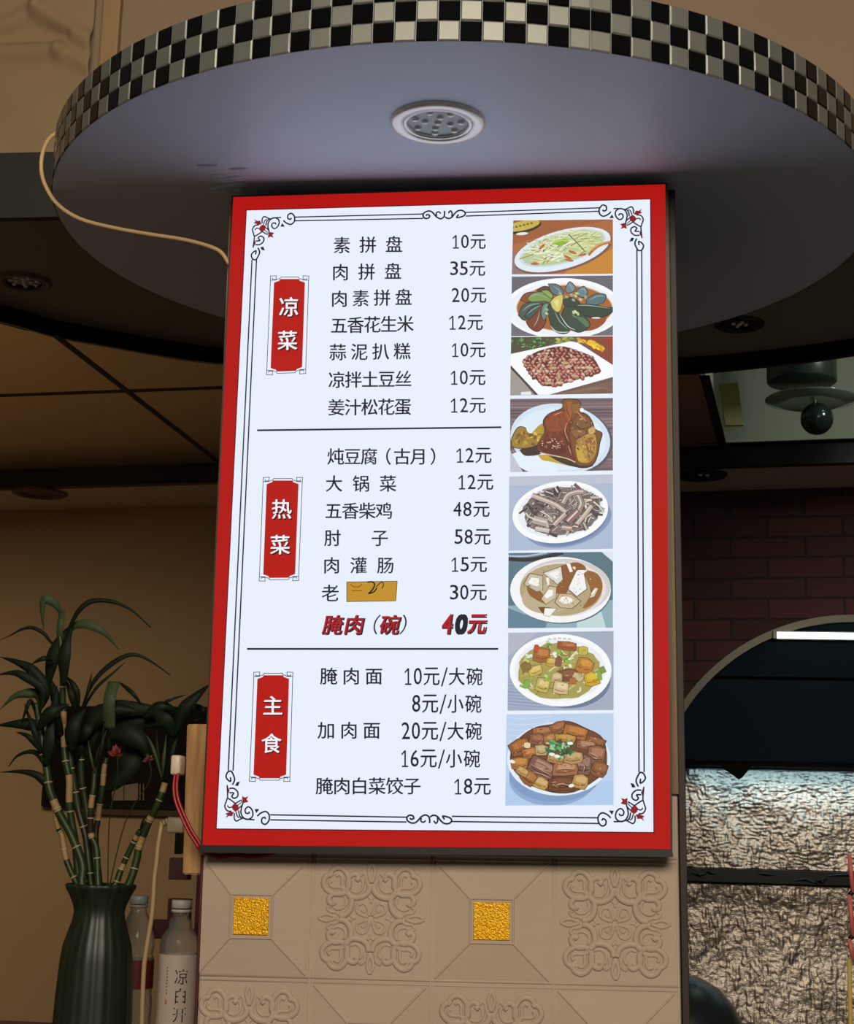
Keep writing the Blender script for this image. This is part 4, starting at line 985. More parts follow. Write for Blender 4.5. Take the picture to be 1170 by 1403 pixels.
VY = 2.25
rim = aty(138.5, 1211, VY); bot = CT
M_vase = mat('dark_green_glass', '#161d14', 0.42, 0, 0.45, trans=0.15, vary=((90, 90, 3), '#27321f', 0.25))
k = VY/FPX*1.0*1.02
vs = thing('vase', (rim.x, VY, CT), 'dark green ribbed glass vase holding the lucky bamboo stalks', 'vase')
prof = [(45.5, 0), (47, -2), (46, -6), (41, -14), (35, -28), (33.2, -36), (35, -48), (40, -64), (45, -80), (47.5, -100), (50, -140), (52, -195), (52.5, -225)]
pr = [(r*k, z*k) for r, z in prof]
base = CT-rim.z
pr = pr+[(51.5*k, base+0.004), (49*k, base), (0, base)]
inner = [(44*k, 0.0), (43*k, -4*k), (38*k, -14*k), (31.5*k, -36*k), (37*k, -64*k), (45*k, -100*k), (48*k, -195*k), (45*k, base+0.01), (0, base+0.01)]
bm = bmesh.new(); lathe(bm, Vector((rim.x, VY, rim.z)), inner[::-1]+pr, 96, 0, (24, 0.012)); mk('vase_body', bm, M_vase, vs, True)

M_stem = mat('bamboo_green', '#2a3a18', 0.45, 0, 0.4, vary=((30, 30, 30), '#1a2610', 0.3))
M_tan = mat('bamboo_sheath', '#947750', 0.6)
M_ringp = mat('bamboo_node', '#9c9474', 0.6)
M_dstem = mat('bamboo_dark', '#251f12', 0.45)
M_leaf = mat('bamboo_leaf', '#141f0f', 0.62, 0, 0.25, vary=((20, 20, 20), '#0d150a', 0.3))
M_leaf2 = mat('bamboo_leaf_light', '#38462a', 0.6, 0, 0.3)
def stalk(pts, r, dep, label, segs, leaves, seed):
    rg = random.Random(seed)
    b0 = aty(pts[0][0], pts[0][1], VY+dep)
    t = thing('bamboo_stalk', b0, label, 'bamboo', 'lucky bamboo stalks in the vase')
    P = [aty(px, py, VY+dep+0.004*math.sin(i)) for i, (px, py) in enumerate(pts)]
    # carry the foot down inside the vase
    d0 = (P[0]-P[1]).normalized(); foot = P[0]+Vector((d0.x*0.03, 0, -0.10)); foot.x = rim.x+(foot.x-rim.x)*0.55; foot.y = VY+(foot.y-VY)*0.6
    mid = P[0]+d0*0.03; mid.x = rim.x+(mid.x-rim.x)*0.8
    P = [foot, mid]+P
    sm = catmull(P, 5); kk = VY/FPX
    n = len(sm); rad = []; mi = []
    nodes = sorted(rg.uniform(0.12, 0.95) for _ in range(4))
    ys = [EYEP+Vector((0, 0, 0)) for _ in sm]
    for i, p in enumerate(sm):
        t_ = i/(n-1); rad.append(r*kk*(1.05-0.25*t_))
        rel = p-EYEP; pyy = 701.5-FPX*rel.dot(UPV)/rel.dot(FWD)
        m = 0
        for y0, y1, mm in segs:
            if y0 <= pyy <= y1: m = mm
        mi.append(m)
    bm = bmesh.new(); tube(bm, sm, rad, 10, mi); st = mk('stem', bm, [M_stem, M_tan, M_dstem], t, True)
    for f in [0.34, 0.5, 0.66, 0.83]:
        i = min(n-2, int(f*(n-1)))
        q = sm[i]; d = (sm[i+1]-sm[i]).normalized(); bm = bmesh.new(); tube(bm, [q-d*0.0008, q+d*0.0008], rad[i]*1.12, 10)
        mk('node_ring', bm, M_ringp, st, True)
    for lp, wd, *cl in leaves:
        dd = dep+rg.uniform(-0.03, 0.025)
        Q = catmull([aty(px, py, VY+dd-0.015*math.sin(PI*i/max(1, len(lp)-1))) for i, (px, py) in enumerate(lp)], 5)
        bm = bmesh.new(); L = []; m_ = len(Q); fold = rg.uniform(0.06, 0.2)*rg.choice((-1, 1)); blunt = 'b' in cl
        for i, q in enumerate(Q):
            tg = (Q[min(i+1, m_-1)]-Q[max(i-1, 0)]).normalized(); s_ = tg.cross(Vector((0, 1, 0))).normalized()
            f = i/(m_-1); pro = (0.25+0.75*math.sin(PI*min(1, f*2.0)/2))*(1-max(0, (f-0.38)/0.62)**1.25) if not blunt else 0.8
            hw = max(0.0004, wd*kk*0.5*pro)
            yv = Vector((0, 1, 0))*hw*fold
            L.append([bm.verts.new(q-s_*hw+yv), bm.verts.new(q-Vector((0, 0.0006, 0))), bm.verts.new(q+s_*hw+yv)])
        for i in range(m_-1):
            for j in range(2): bm.faces.new((L[i][j], L[i][j+1], L[i+1][j+1], L[i+1][j]))
        o = mk('leaf', bm, M_leaf2 if 'l' in cl else M_leaf, t, True)
        sd = o.modifiers.new('thickness', 'SOLIDIFY'); sd.thickness = 0.0005
stalk([(104, 1208), (91, 1178), (85, 1145), (80, 1135), (77, 1120), (74, 1106)], 4.6, 0.0, 'short thin bamboo stalk at the left with a long tan sheath', [(1140, 1180, 1), (1104, 1135, 1)],
      [([(74, 1106), (70, 1085), (58, 1068), (45, 1060), (25, 1057), (0, 1058)], 13), ([(73, 1100), (66, 1060), (58, 1040), (45, 1030), (25, 1035), (12, 1050)], 9)], 1)
stalk([(112, 1208), (113, 1184), (98, 1145), (82, 1116), (73, 1096), (67, 1077), (64, 1053), (60, 1034), (56, 1000), (49, 963)], 6.2, -0.01, 'bamboo stalk leaning left over the short sheathed stalk, with drooping left leaves', [(1098, 1116, 1)],
      [([(52, 975), (62, 948), (45, 920), (25, 908), (0, 900)], 19), ([(55, 975), (58, 945), (30, 925), (15, 922), (-5, 925)], 13), ([(58, 970), (52, 945), (42, 925), (38, 908)], 7), ([(56, 968), (50, 952), (35, 950), (18, 955), (0, 972)], 15, 'l'),
       ([(48, 975), (42, 960), (35, 975), (30, 990)], 7), ([(58, 1012), (45, 994), (22, 992), (-5, 994)], 19), ([(57, 1032), (40, 1010), (22, 1003)], 9), ([(62, 1050), (68, 1010), (72, 965)], 18), ([(58, 1035), (46, 1000), (34, 965)], 9), ([(52, 1000), (70, 975), (95, 965)], 20)], 2)
stalk([(108, 1205), (103, 1154), (99, 1130), (95, 1099), (95, 1067), (90, 1043), (88, 1020), (87, 1000), (87, 975), (86, 956), (86, 930), (85, 900), (82, 870)], 5.2, 0.01, 'tallest bamboo stalk with tan sheaths and a folded leaf at its top', [(1064, 1099, 1), (975, 1026, 1)],
      [([(84, 885), (82, 865), (84, 848), (85, 838)], 12, 'b', 'l'), ([(85, 842), (77, 829), (66, 821), (60, 823), (58, 840), (60, 862)], 15, 'l'), ([(90, 872), (99, 852), (111, 833), (129, 823), (156, 825), (180, 836), (207, 860)], 8), ([(93, 866), (104, 857), (118, 855), (135, 862), (148, 872), (163, 890)], 15, 'l'),
       ([(80, 885), (70, 880), (60, 868), (45, 860), (30, 862), (15, 870), (-2, 878)], 6), ([(66, 938), (72, 905), (84, 875), (98, 856)], 22), ([(88, 940), (88, 905), (92, 880), (100, 855)], 20), ([(72, 906), (62, 902), (52, 905), (42, 911)], 8), ([(60, 930), (50, 922), (45, 922)], 4),
       ([(107, 970), (105, 950), (98, 935), (87, 925)], 11), ([(104, 975), (97, 950), (90, 930)], 10), ([(80, 985), (75, 950), (64, 925)], 16), ([(84, 1010), (74, 985), (78, 940)], 22)], 3)
stalk([(124, 1207), (118, 1149), (108, 1112), (101, 1070), (97, 1048), (96, 1015)], 5.4, 0.015, 'dark bamboo stalk just right of the tallest one', [(1112, 1150, 2)],
      [([(97, 1030), (100, 995), (118, 970)], 24), ([(98, 1045), (84, 1010), (70, 985)], 22), ([(97, 1020), (118, 1000), (132, 985)], 22), ([(97, 1050), (105, 1020), (118, 1000)], 26)], 4)
stalk([(132, 1207), (125, 1154), (117, 1097), (112, 1070), (111, 1034), (112, 1005)], 5.4, 0.03, 'green bamboo stalk with pale rings in the middle of the bunch', [],
      [([(108, 985), (125, 940), (150, 912), (180, 897), (205, 905), (233, 925)], 8), ([(110, 980), (130, 945), (155, 922), (172, 907)], 5), ([(114, 975), (122, 940), (126, 922)], 5), ([(112, 1020), (128, 985), (160, 972), (200, 978)], 30), ([(114, 990), (150, 972), (200, 972), (245, 978)], 26), ([(112, 1050), (122, 1010), (150, 990)], 26)], 5)
stalk([(134, 1200), (132, 1162), (125, 1145), (124, 1125), (125, 1102), (128, 1082), (130, 1056)], 4.8, -0.015, 'bamboo stalk with two thin sprouting shoots, right of centre', [(1094, 1108, 1), (1143, 1150, 1), (1112, 1142, 2)],
      [([(130, 1060), (124, 1035), (121, 1015)], 4, 'l'), ([(130, 1060), (136, 1030), (146, 1000)], 7, 'l'), ([(131, 1050), (140, 1020), (142, 990)], 6)], 6)
stalk([(136, 1207), (131, 1150), (134, 1123), (136, 1106), (140, 1082), (143, 1051), (146, 1039)], 4.6, 0.02, 'slender bamboo stalk with long pale sheaths under the red flower', [(1048, 1082, 1), (1104, 1124, 1), (1124, 1150, 2)],
      [([(146, 1040), (150, 1015), (153, 985)], 8), ([(147, 1042), (155, 1020), (164, 1002)], 4, 'l'), ([(150, 1000), (150, 960), (157, 934)], 22, 'b', 'l'), ([(165, 936), (182, 950), (197, 970)], 7), ([(150, 1000), (175, 988), (215, 990), (240, 980)], 24), ([(190, 995), (182, 1035), (160, 1070), (142, 1086)], 36), ([(150, 1010), (170, 1005), (195, 1020), (205, 1050)], 34)], 7)
stalk([(160, 1208), (166, 1191), (175, 1171), (185, 1150), (192, 1138)], 4.6, 0.0, 'short bamboo stalk leaning right against the forked right stalk', [(1184, 1194, 1), (1146, 1152, 1)],
      [([(192, 1138), (196, 1126), (199, 1115)], 5)], 8)
stalk([(178, 1208), (187, 1179), (191, 1159), (204, 1126), (213, 1108), (221, 1089), (226, 1073)], 5.6, 0.0, 'bamboo stalk leaning furthest right, with a pale tip and thin shoots', [(1152, 1166, 1), (1062, 1086, 1), (1120, 1128, 1)],
      [([(222, 1068), (213, 1035), (205, 1015), (199, 1006)], 5, 'l'), ([(222, 1066), (225, 1035), (228, 1006)], 5, 'l'), ([(226, 1072), (236, 1030), (250, 985)], 9), ([(224, 1072), (216, 1030), (214, 985)], 6), ([(240, 1005), (250, 975), (268, 955), (288, 937)], 20), ([(266, 965), (278, 973), (285, 986)], 9), ([(255, 996), (268, 987), (284, 983)], 6), ([(212, 970), (233, 959), (255, 952)], 5), ([(196, 985), (220, 968), (245, 975)], 18), ([(238, 1010), (225, 985), (200, 975)], 22)], 9)
# red flowers among the leaves
M_pet = mat('red_petal', '#6a1715', 0.6)
def flower(px, py, sc_, label, m):
    c = aty(px, py, VY-0.045); t = thing('flower', c, label, 'flower'); rg = random.Random(px)
    bm = bmesh.new()
    for j in range(11):
        a = rg.uniform(-0.5, PI+0.5); L = rg.uniform(0.006, 0.013)*sc_; d = Vector((math.cos(a), rg.uniform(-.5, .3), math.sin(a)*0.8)).normalized()
        s_ = d.cross(Vector((0, 1, 0))).normalized()*L*0.25
        v = [bm.verts.new(c+q) for q in (d*0.001, d*L*0.5+s_+Vector((0, -0.002, 0)), d*L, d*L*0.5-s_)]
        bm.faces.new(v)
    o = mk('petals', bm, m, t); md = o.modifiers.new('thickness', 'SOLIDIFY'); md.thickness = 0.0005
    bm = bmesh.new(); tube(bm, catmull([c, c+Vector((0.001, 0.006, -0.03)), Vector(((c.x+rim.x)/2, VY-0.02, (c.z+rim.z)/2)), Vector((rim.x+0.012, VY-0.006, rim.z-0.02)), Vector((rim.x+0.006, VY, rim.z-0.08))], 5), 0.0009, 6); mk('flower_stem', bm, M_stem, t)
flower(160, 1034, 1.3, 'red flower among the bamboo leaves, in front of the black screen', M_pet)
flower(204, 1040, 0.9, 'small faded pink flower nearer the white plug', mat('pink_petal', '#5e302a', 0.6))

# bottles
M_pet_clear = mat('clear_plastic', '#d8d4cc', 0.08, 0, 0.5, trans=0.85, ior=1.2)
M_cap = mat('white_cap', '#cfc8bc', 0.4)
def bottle(px, y, captop, kind, label):
    c = aty(px, captop, y); kk = y/FPX*1.03; z0 = c.z
    t = thing('water_bottle', (c.x, y, CT), label, 'bottle', None)
    H = CT-z0; b = Vector((c.x, y, z0))
    if kind == 0:
        cap = [(0, 0), (12, 0), (13.2, -1), (13.4, -10), (12.6, -10.5)]; ringp = [(12.6, -12), (13.3, -12.5), (13.2, -16), (12.2, -16.2)]
        body = [(10.8, -14), (10.8, -23), (14.6, -25), (15, -35), (19, -40), (23.5, -47), (25.8, -56), (26, -69)]
        lab = (26.2, -69, -165)
    else:
        cap = [(0, 0), (11, 0), (12, -1), (12.2, -10), (11.6, -10.5)]; ringp = [(11.6, -12), (12.2, -12.5), (12.2, -15), (11.4, -15.2)]
        body = [(10.5, -13), (10.5, -20), (13, -25), (18, -36), (23, -52), (24, -62), (22, -76), (24, -80)]
        lab = (24.2, -82, -118)
    low = [(lab[0]-0.4, lab[1]-1), (lab[0]-0.4, lab[2]), (lab[0]-1.5, lab[2]-6), (lab[0], lab[2]-14)]
    bm = bmesh.new(); pf = [(r*kk, z*kk) for r, z in body+low]+[(lab[0]*kk, H+0.008), (lab[0]*kk*0.85, H), (0, H+0.004)]
    lathe(bm, b, pf, 40); mk('bottle_body', bm, M_pet_clear, t, True)
    bm = bmesh.new(); lathe(bm, b, [(r*kk, z*kk) for r, z in cap], 36); lathe(bm, b, [(r*kk, z*kk) for r, z in ringp], 36)
    mk('cap', bm, M_cap if kind == 0 else mat('grey_blue_cap', '#8d9490', 0.4), t, True)
    bm = bmesh.new(); R_ = lab[0]*kk+0.0003; n = 48
    lathe(bm, b, [(R_, lab[1]*kk), (R_, lab[2]*kk)], n)
    lb = mk('bottle_label', bm, mat('white_label', '#c3b3a4', 0.5) if kind == 0 else mat('red_label', '#5d1a1a', 0.5), t, True)
    return t, b, R_, kk, lb
t, b, R_, kk, lb = bottle(249.5, 2.35, 1233, 0, 'water bottle with a white label and white cap beside the pillar')
def wrapput(bm, body, cxp, cyp, em, mi=0, bold=0.0, out=0.0004):   # lettering wrapped round the label
    vs, fs = glyphs(body); V = []
    for gx, gy in vs:
        s_ = (cxp+(gx-0.5)*em)*kk; a = s_/R_
        V.append(bm.verts.new((b.x+(R_+out)*math.sin(a+0.12*0), b.y-(R_+out)*math.cos(a), b.z+(cyp+(gy-0.38)*em*1.1)*kk)))
    for f in fs: bm.faces.new([V[i] for i in f]).material_index = mi
bm = bmesh.new()
for ch, dy in (('凉', -96), ('白', -120), ('开', -143)): wrapput(bm, ch, 11.5, dy, 19, 0, 0.02)
mk('label_lettering', bm, mat('maroon_ink', '#3a1214', 0.6), lb)
def wrapquad(bm, x0, x1, y0, y1, mi=0):
    nq = 6; prev = None
    for i in range(nq+1):
        a = (x0+(x1-x0)*i/nq)*kk/R_; q = [bm.verts.new((b.x+(R_+0.0003)*math.sin(a), b.y-(R_+0.0003)*math.cos(a), b.z+y*kk)) for y in (y0, y1)]
        if prev: bm.faces.new((prev[0], q[0], q[1], prev[1])).material_index = mi
        prev = q
bm = bmesh.new(); wrapquad(bm, -30, -20, -82, -150, 0)
wrapquad(bm, -9, -6, -125, -131, 1)
for k_ in range(9): wrapquad(bm, -8.5, -6.8, -84-k_*4, -86-k_*4, 2)
mk('label_marks', bm, [mat('pale_pink_ink', '#b59a90', 0.6), mat('orange_stamp', '#b5714a', 0.6), mat('grey_ink', '#6a5f5a', 0.6)], lb)
bottle(191, 2.44, 1227, 1, 'clear water bottle with a grey blue cap, half hidden behind the vase')

# ------------------------------------------------------------------ black screen on the back wall
p0, p1 = aty(57, 1110, 4.15), aty(262, 965, 4.15)
yy = 4.28
tv = thing('wall_screen', (p0.x, yy, p0.z), 'black flat screen hung on the tan wall behind the bamboo', 'screen')
def back(x, z0, y_off=0.0): return Vector((x, wallY(x)-y_off, z0))
x0, x1 = aty(57, 1040, 4.33).x, aty(275, 1040, 4.22).x
z0, z1 = aty(150, 1108, 4.28).z, aty(150, 966, 4.28).z
bm = bmesh.new(); prism(bm, [back(x0, z0, 0.04), back(x1, z0, 0.04), back(x1, z1, 0.04), back(x0, z1, 0.04)], (0, 0.032, 0))
bmesh.ops.bevel(bm, geom=list(bm.edges), offset=0.004, segments=2, affect='EDGES'); mk('screen_case', bm, mat('black_plastic', '#0c0a09', 0.35), tv)
bm = bmesh.new(); prism(bm, [back(x0+.012, z0+.014, 0.0415), back(x1-.012, z0+.014, 0.0415), back(x1-.012, z1-.01, 0.0415), back(x0+.012, z1-.01, 0.0415)], (0, 0.001, 0)); g = mk('screen_glass', bm, mat('screen_black_glass', '#060504', 0.12), tv)
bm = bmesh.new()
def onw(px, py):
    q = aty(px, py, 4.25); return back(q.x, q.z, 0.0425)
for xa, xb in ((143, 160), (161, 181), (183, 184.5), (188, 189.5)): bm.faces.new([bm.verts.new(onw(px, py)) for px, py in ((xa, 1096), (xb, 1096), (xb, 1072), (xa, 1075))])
mk('painted_reflection', bm, mat('reflection_tan', '#8c7458', 0.6), g)  # pale patches painted as a window reflected in the black glass
bm = bmesh.new(); prism(bm, [back(x0+.12, z0-.016, 0.03), back(x1, z0-.016, 0.03), back(x1, z0-.001, 0.035), back(x0+.12, z0-.001, 0.035)], (0, 0.026, 0)); mk('wall_bracket', bm, mat('brown_bracket', '#5a4834', 0.6), tv)

# ------------------------------------------------------------------ cooker hood, foil, pan and pole on the right
HY = 3.2
hc = aty(1175, 1127, HY); hr = 0.398
zb = aty(1050, 1047, HY).z
hood = thing('cooker_hood', (hc.x, HY, zb), 'arched dark navy glass cooker hood in front of the brick wall', 'cooker hood')
M_navy = mat('navy_glass', '#0a1722', 0.06, 0, 0.3)
def arc(r, y, z_lo):
    P = []; a0_ = math.asin((z_lo-hc.z)/r)
    for i in range(49):
        a = PI-a0_-(PI-2*a0_)*i/48; P.append(Vector((hc.x+r*math.cos(a), y, hc.z+r*math.sin(a))))
    return P
zs = aty(1050, 927, HY).z
bm = bmesh.new(); A = arc(hr-0.012, HY, zs); prism(bm, A, (0, 0.34, 0)); mk('upper_glass', bm, mat('navy_glass_upper', '#0c1820', 0.02, 0, 0.3), hood)
lo = arc(hr-0.012, HY-0.003, zb+0.004); lo = [p_ for p_ in lo if p_.z <= zs]
L_ = [p_ for p_ in lo if p_.x < hc.x]; Rr = [p_ for p_ in lo if p_.x > hc.x]
bm = bmesh.new(); prism(bm, L_+Rr, (0, 0.343, 0)); mk('lower_panel', bm, M_navy, hood)
bm = bmesh.new()
A, B = arc(hr, HY-0.012, zb+0.004), arc(hr-0.014, HY-0.012, zb+0.004)
for i in range(48): prism(bm, [A[i], A[i+1], B[i+1], B[i]], (0, 0.365, 0))
bmesh.ops.remove_doubles(bm, verts=bm.verts, dist=1e-6); mk('arched_rim', bm, mat('bronze_rim', '#3c3a2e', 0.45, 0.3), hood)
bm = bmesh.new(); box(bm, hc.x-0.375, hc.x+0.375, HY-0.006, HY+0.34, zb-0.004, zb+0.006); M_mblack = mat('matte_black', '#050505', 0.85, 0, 0.1); mk('bottom_lip', bm, M_mblack, hood)
bm = bmesh.new()
tb = [aty(px, py, HY) for px, py in ((985, 1049), (1012, 1068), (1016, 1066), (1030, 1049))]
prism(bm, [q_-Vector((0, 0.012, 0)) for q_ in tb], (0, 0.012, 0)); mk('hanging_bracket', bm, M_mblack, hood)
ta = aty(1064, 870.5, HY-0.012); tz = ta.z  # solid glowing tube added in place of a tube light mirrored in the glass
tl = thing('reflected_tube', (ta.x, ta.y, tz), 'glowing white tube lamp on the arched hood', 'lamp')  # not a real lamp: added tube standing for a reflection in the hood glass
bm = bmesh.new(); tube(bm, [Vector((ta.x, HY-0.016, tz)), Vector((ta.x+0.30, HY-0.016, tz-0.001))], 0.0062, 14); mk('reflection_tube', bm, mat('reflection_glow', '#f4fbf6', 0.4, emit='#f2fff6', estr=3.0), tl, True)
bm = bmesh.new(); box(bm, ta.x-0.001, ta.x+0.302, HY-0.0105, HY-0.0001, tz-0.008, tz+0.009, 0, 0.001); mk('stand_in_back', bm, mat('stand_in_grey', '#6c746c', 0.5), tl)
bm = bmesh.new(); box(bm, ta.x-0.008, ta.x-0.0005, HY-0.0245, HY-0.0001, tz-0.008, tz+0.008, 0, 0.001); mk('stand_in_end_cap', bm, mat('stand_in_grey', '#6c746c', 0.5), tl)

M_foil = mat('aluminium_foil', '#a0968a', 0.40, 1.0, bump=((260, 260, 420), 0.8, 0.0012))
FY = 3.3
def foil(py0, py1, seed, label, px0=925, px1=1260, curl=None):
    a, b = aty(px0, py0, FY), aty(px1, py1, FY); nx, nz = 220, 130; bm = bmesh.new(); G = []
    for i in range(nx+1):
        col = []
        for j in range(nz+1):
            x = a.x+(b.x-a.x)*i/nx; z = a.z+(b.z-a.z)*j/nz
            q = Vector((x*16+seed, z*22, seed)); d = noise.noise(Vector((x*11+seed, z*9, seed)))*0.007
            d += abs(noise.noise(Vector((x*38, z*22+seed, 3))))*0.0038+abs(noise.noise(Vector((x*120, z*34, seed+7))))*0.0028+abs(noise.noise(Vector((x*46, z*150, seed+2))))*0.0022+noise.noise(Vector((x*210, z*170, seed)))*0.0012
            t_ = j/nz
            if curl == 'top': d += 0.006*max(0, 1-t_*9)
            col.append(bm.verts.new((x, FY-d, z+noise.noise(Vector((x*40, seed, 1)))*0.004*(1 if j in (0, nz) else 0))))
        G.append(col)
    for i in range(nx):
        for j in range(nz): bm.faces.new((G[i][j], G[i+1][j], G[i+1][j+1], G[i][j+1]))
    o = tag(mk('foil_sheet', bm, M_foil, None, True), label, 'foil'); md = o.modifiers.new('thickness', 'SOLIDIFY'); md.thickness = 0.001; return o
foil(1053, 1197, 3.0, 'crumpled silver foil sheet directly under the arched hood', curl=None)
foil(1208, 1480, 9.0, 'crumpled foil sheet below the black rail, lowest on the right', curl='top')
a, b = aty(925, 1208, FY-0.006), aty(1260, 1197, FY-0.006)
bm = bmesh.new(); box(bm, a.x, b.x, FY-0.024, FY+0.01, min(a.z, b.z)+0.001, max(a.z, b.z)-0.001, 0, 0.002)
rg = random.Random(5)
for k_ in range(14):
    x = a.x+rg.random()*(b.x-a.x); L = rg.uniform(0.02, 0.06); z = (a.z+b.z)/2+rg.uniform(-0.006, 0.008)
    tube(bm, [Vector((x, FY-0.024, z)), Vector((x+L/2, FY-0.027, z+rg.uniform(-.003, .003))), Vector((x+L, FY-0.024, z+rg.uniform(-.006, .006)))], [0.001, 0.003, 0.001], 6)
tag(mk('black_rail', bm, M_black, None), 'black horizontal rail between the two crumpled foil sheets', 'rail')
bm = bmesh.new(); box(bm, aty(925, 1300, FY+.03).x, aty(1260, 1300, FY+.03).x, FY+0.012, FY+0.05, 0, zb-0.006); tag(mk('stove_back_panel', bm, mat('grey_steel', '#5a5a58', 0.4, 0.6), None), 'grey steel panel behind the foil sheets under the hood', 'panel')

po = thing('striped_pole', aty(1167, 1480, 3.1), 'thin pink and yellow striped pole at the right edge before the foil', 'pole')
def pole(y0, y1, m, nm):
    a, b = aty(1163.5, y0, 3.1), aty(1168.5, y1, 3.1); bm = bmesh.new(); tube(bm, [Vector(((a.x), 3.1, a.z)), Vector((b.x, 3.1, b.z))], 0.0042, 12); mk(nm, bm, m, po, True)
M_pink = mat('pink_plastic', '#d06a62', 0.5)
pole(1170, 1222, M_pink, 'pink_band'); pole(1226, 1282, M_pink, 'pink_band'); pole(1286, 1314, M_pink, 'pink_band')
pole(1222, 1226, M_black, 'dark_band'); pole(1282, 1286, M_black, 'dark_band'); pole(1314, 1600, mat('yellow_plastic', '#c8a850', 0.5), 'yellow_band')

lc = aty(930, 1425, 2.9)
ld = thing('steel_pan', (lc.x, 2.9, 0), 'dark steel pan lid showing behind the pillar at the bottom right', 'pan lid')
bm = bmesh.new(); R2 = 0.115
lathe(bm, Vector((lc.x, 2.9, lc.z-0.005)), [(0, R2), (R2*0.3, R2*0.955), (R2*0.6, R2*0.8), (R2*0.82, R2*0.55), (R2*0.95, R2*0.28), (R2, 0.0), (R2*1.03, -0.006), (0, -0.006)], 48); mk('lid_dome', bm, mat('dark_steel', '#33383a', 0.35, 0.7), ld, True)
bm = bmesh.new(); lathe(bm, Vector((lc.x, 2.9, lc.z-0.013)), [(0, 0), (R2*1.05, 0), (R2*1.02, -0.06), (R2*0.9, -0.1), (0, -0.1)], 48); mk('pan_body', bm, mat('black_iron', '#131313', 0.45, 0.4), ld, True)
sv = thing('stove', (0.25, 2.95, 0), 'dark stove below the steel pan lid', 'stove')
bm = bmesh.new(); box(bm, 0.02, 0.75, 2.72, 3.24, 0.0, lc.z-0.114, 0, 0.004); mk('stove_body', bm, mat('stove_steel', '#3a3a38', 0.4, 0.6), sv)

# ------------------------------------------------------------------ pendant in the ceiling recess
pcn = aty(1112, 555, 3.45); pcn = Vector((pcn.x, 3.45, pcn.z))
pe = thing('pendant_lamp', (pcn.x, 3.45, RT), 'round glass dish pendant with a dark ball in the ceiling recess', 'pendant lamp')
bm = bmesh.new(); lathe(bm, Vector((pcn.x-0.02, 3.45, 0)), [(0, pcn.z+0.05), (0.072, pcn.z+0.05), (0.075, pcn.z+0.053), (0.075, RT), (0, RT)], 40); mk('ceiling_rose', bm, mat('dark_green_enamel', '#27302a', 0.3), pe, True)
bm = bmesh.new(); lathe(bm, pcn, [(0.0, -0.004), (0.06, 0.0), (0.098, 0.010), (0.100, 0.013), (0.097, 0.014), (0.06, 0.004), (0, 0.0)], 56); mk('glass_dish', bm, mat('green_dish_glass', '#b4c8b8', 0.08, 0, 0.6, trans=0.8), pe, True)
bm = bmesh.new(); lathe(bm, pcn+Vector((0.008, -0.02, -0.036)), [(0, -0.035)]+[(0.035*math.cos(a*PI/18), 0.035*math.sin(a*PI/18)) for a in range(-8, 9)]+[(0, 0.035)], 32); mk('ball', bm, mat('dark_ball_enamel', '#1b2624', 0.15), pe, True)
bm = bmesh.new(); tube(bm, [pcn+Vector((0.008, -0.02, -0.004)), pcn+Vector((-0.004, 0, 0.036))], 0.004, 10); tube(bm, [pcn+Vector((0.004, -0.04, -0.012)), pcn+Vector((-0.016, -0.045, 0.018))], 0.0014, 8); mk('rod', bm, mat('steel_rod', '#9aa09a', 0.25, 0.9), pe, True)

bm = bmesh.new(); q_ = [aty(px, py, 3.66) for px, py in ((986, 526), (1011, 524), (1019, 600), (994, 602))]
for v_ in q_: v_.z = max(v_.z, CAN+0.003)
prism(bm, q_, (0, 0.015, 0))
tag(mk('upright_panel', bm, mat('pale_olive_panel', '#b9b27e', 0.6), None), 'pale olive upright panel in the ceiling recess left of the glass dish', 'panel')
pl_ = bpy.data.lights.new('recess_fill', 'POINT'); pl_.energy = 1.9; pl_.color = (0.9, 1.0, 0.88); pl_.shadow_soft_size = 0.03  # unseen fill light added to brighten the recess, apart from the pendant
po_ = bpy.data.objects.new('recess_fill', pl_); C.objects.link(po_); po_.location = (0.62, 3.2, CAN+0.06)
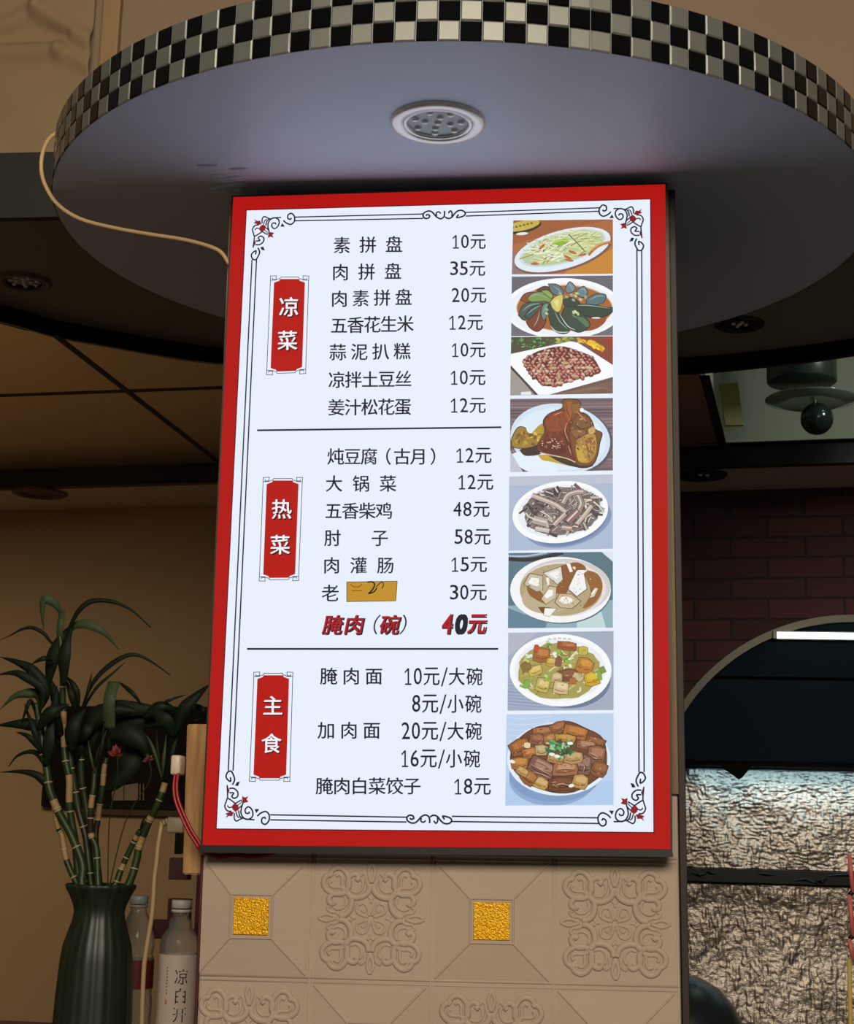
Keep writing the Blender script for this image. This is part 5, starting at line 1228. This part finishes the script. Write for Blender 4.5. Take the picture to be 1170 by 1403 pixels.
# ------------------------------------------------------------------ canvas sheet and batten on the upper wall
a, b = aty(-60, 214, PLY), aty(134, -40, PLY)
XL = a.x-0.65
nx, nz = 200, 70; bm = bmesh.new(); G = []
for i in range(nx+1):
    col = []
    for j in range(nz+1):
        u, v = i/nx, j/nz
        x = XL+(b.x-XL)*u; u = (x-a.x)/(b.x-a.x); z = Z(1.0835)+(Z(1.45)-Z(1.0835))*v
        def ridge(u0, v0, u1, v1, wd, h_):
            dx, dz = u1-u0, v1-v0; L = math.hypot(dx, dz); s_ = max(0, min(1, ((u-u0)*dx+(v-v0)*dz)/L**2)); d_ = math.hypot(u-u0-dx*s_, v-v0-dz*s_); return h_*math.exp(-(d_/wd)**2)
        d = 0.006+noise.noise(Vector((u*3, v*4, 1)))*0.004
        d += ridge(-0.1, 0.50, 0.75, 0.50, 0.05, 0.014)+ridge(0.55, 0.72, 0.98, 0.54, 0.05, 0.016)+ridge(0.55, 0.72, 0.2, 0.60, 0.045, 0.010)+ridge(0.75, 0.5, 1.0, 0.42, 0.04, 0.010)
        d -= ridge(-0.1, 0.57, 0.8, 0.58, 0.035, 0.009)
        col.append(bm.verts.new((x, PLY+0.004-max(d, 0.002), z)))
    G.append(col)
for i in range(nx):
    for j in range(nz): bm.faces.new((G[i][j], G[i+1][j], G[i+1][j+1], G[i][j+1]))
cv = tag(mk('canvas_sheet', bm, mat('tan_canvas', '#8c7658', 0.85, vary=((3, 3, 3), '#80694c', 0.3)), None, True), 'creased tan canvas sheet covering the upper wall left of the canopy', 'canvas')
md = cv.modifiers.new('thickness', 'SOLIDIFY'); md.thickness = 0.0015
q0, q1 = aty(136, 100, PLY), aty(160, 100, PLY)
bm = bmesh.new(); box(bm, q0.x, q1.x, PLY-0.006, PLY+0.009, Z(1.0835), Z(1.45), 0, 0.002)
tag(mk('wooden_batten', bm, mat('pale_batten', '#93744f', 0.6, vary=((20, 20, 2), '#84653f', 0.3)), None), 'pale wooden batten along the right edge of the canvas sheet', 'batten')
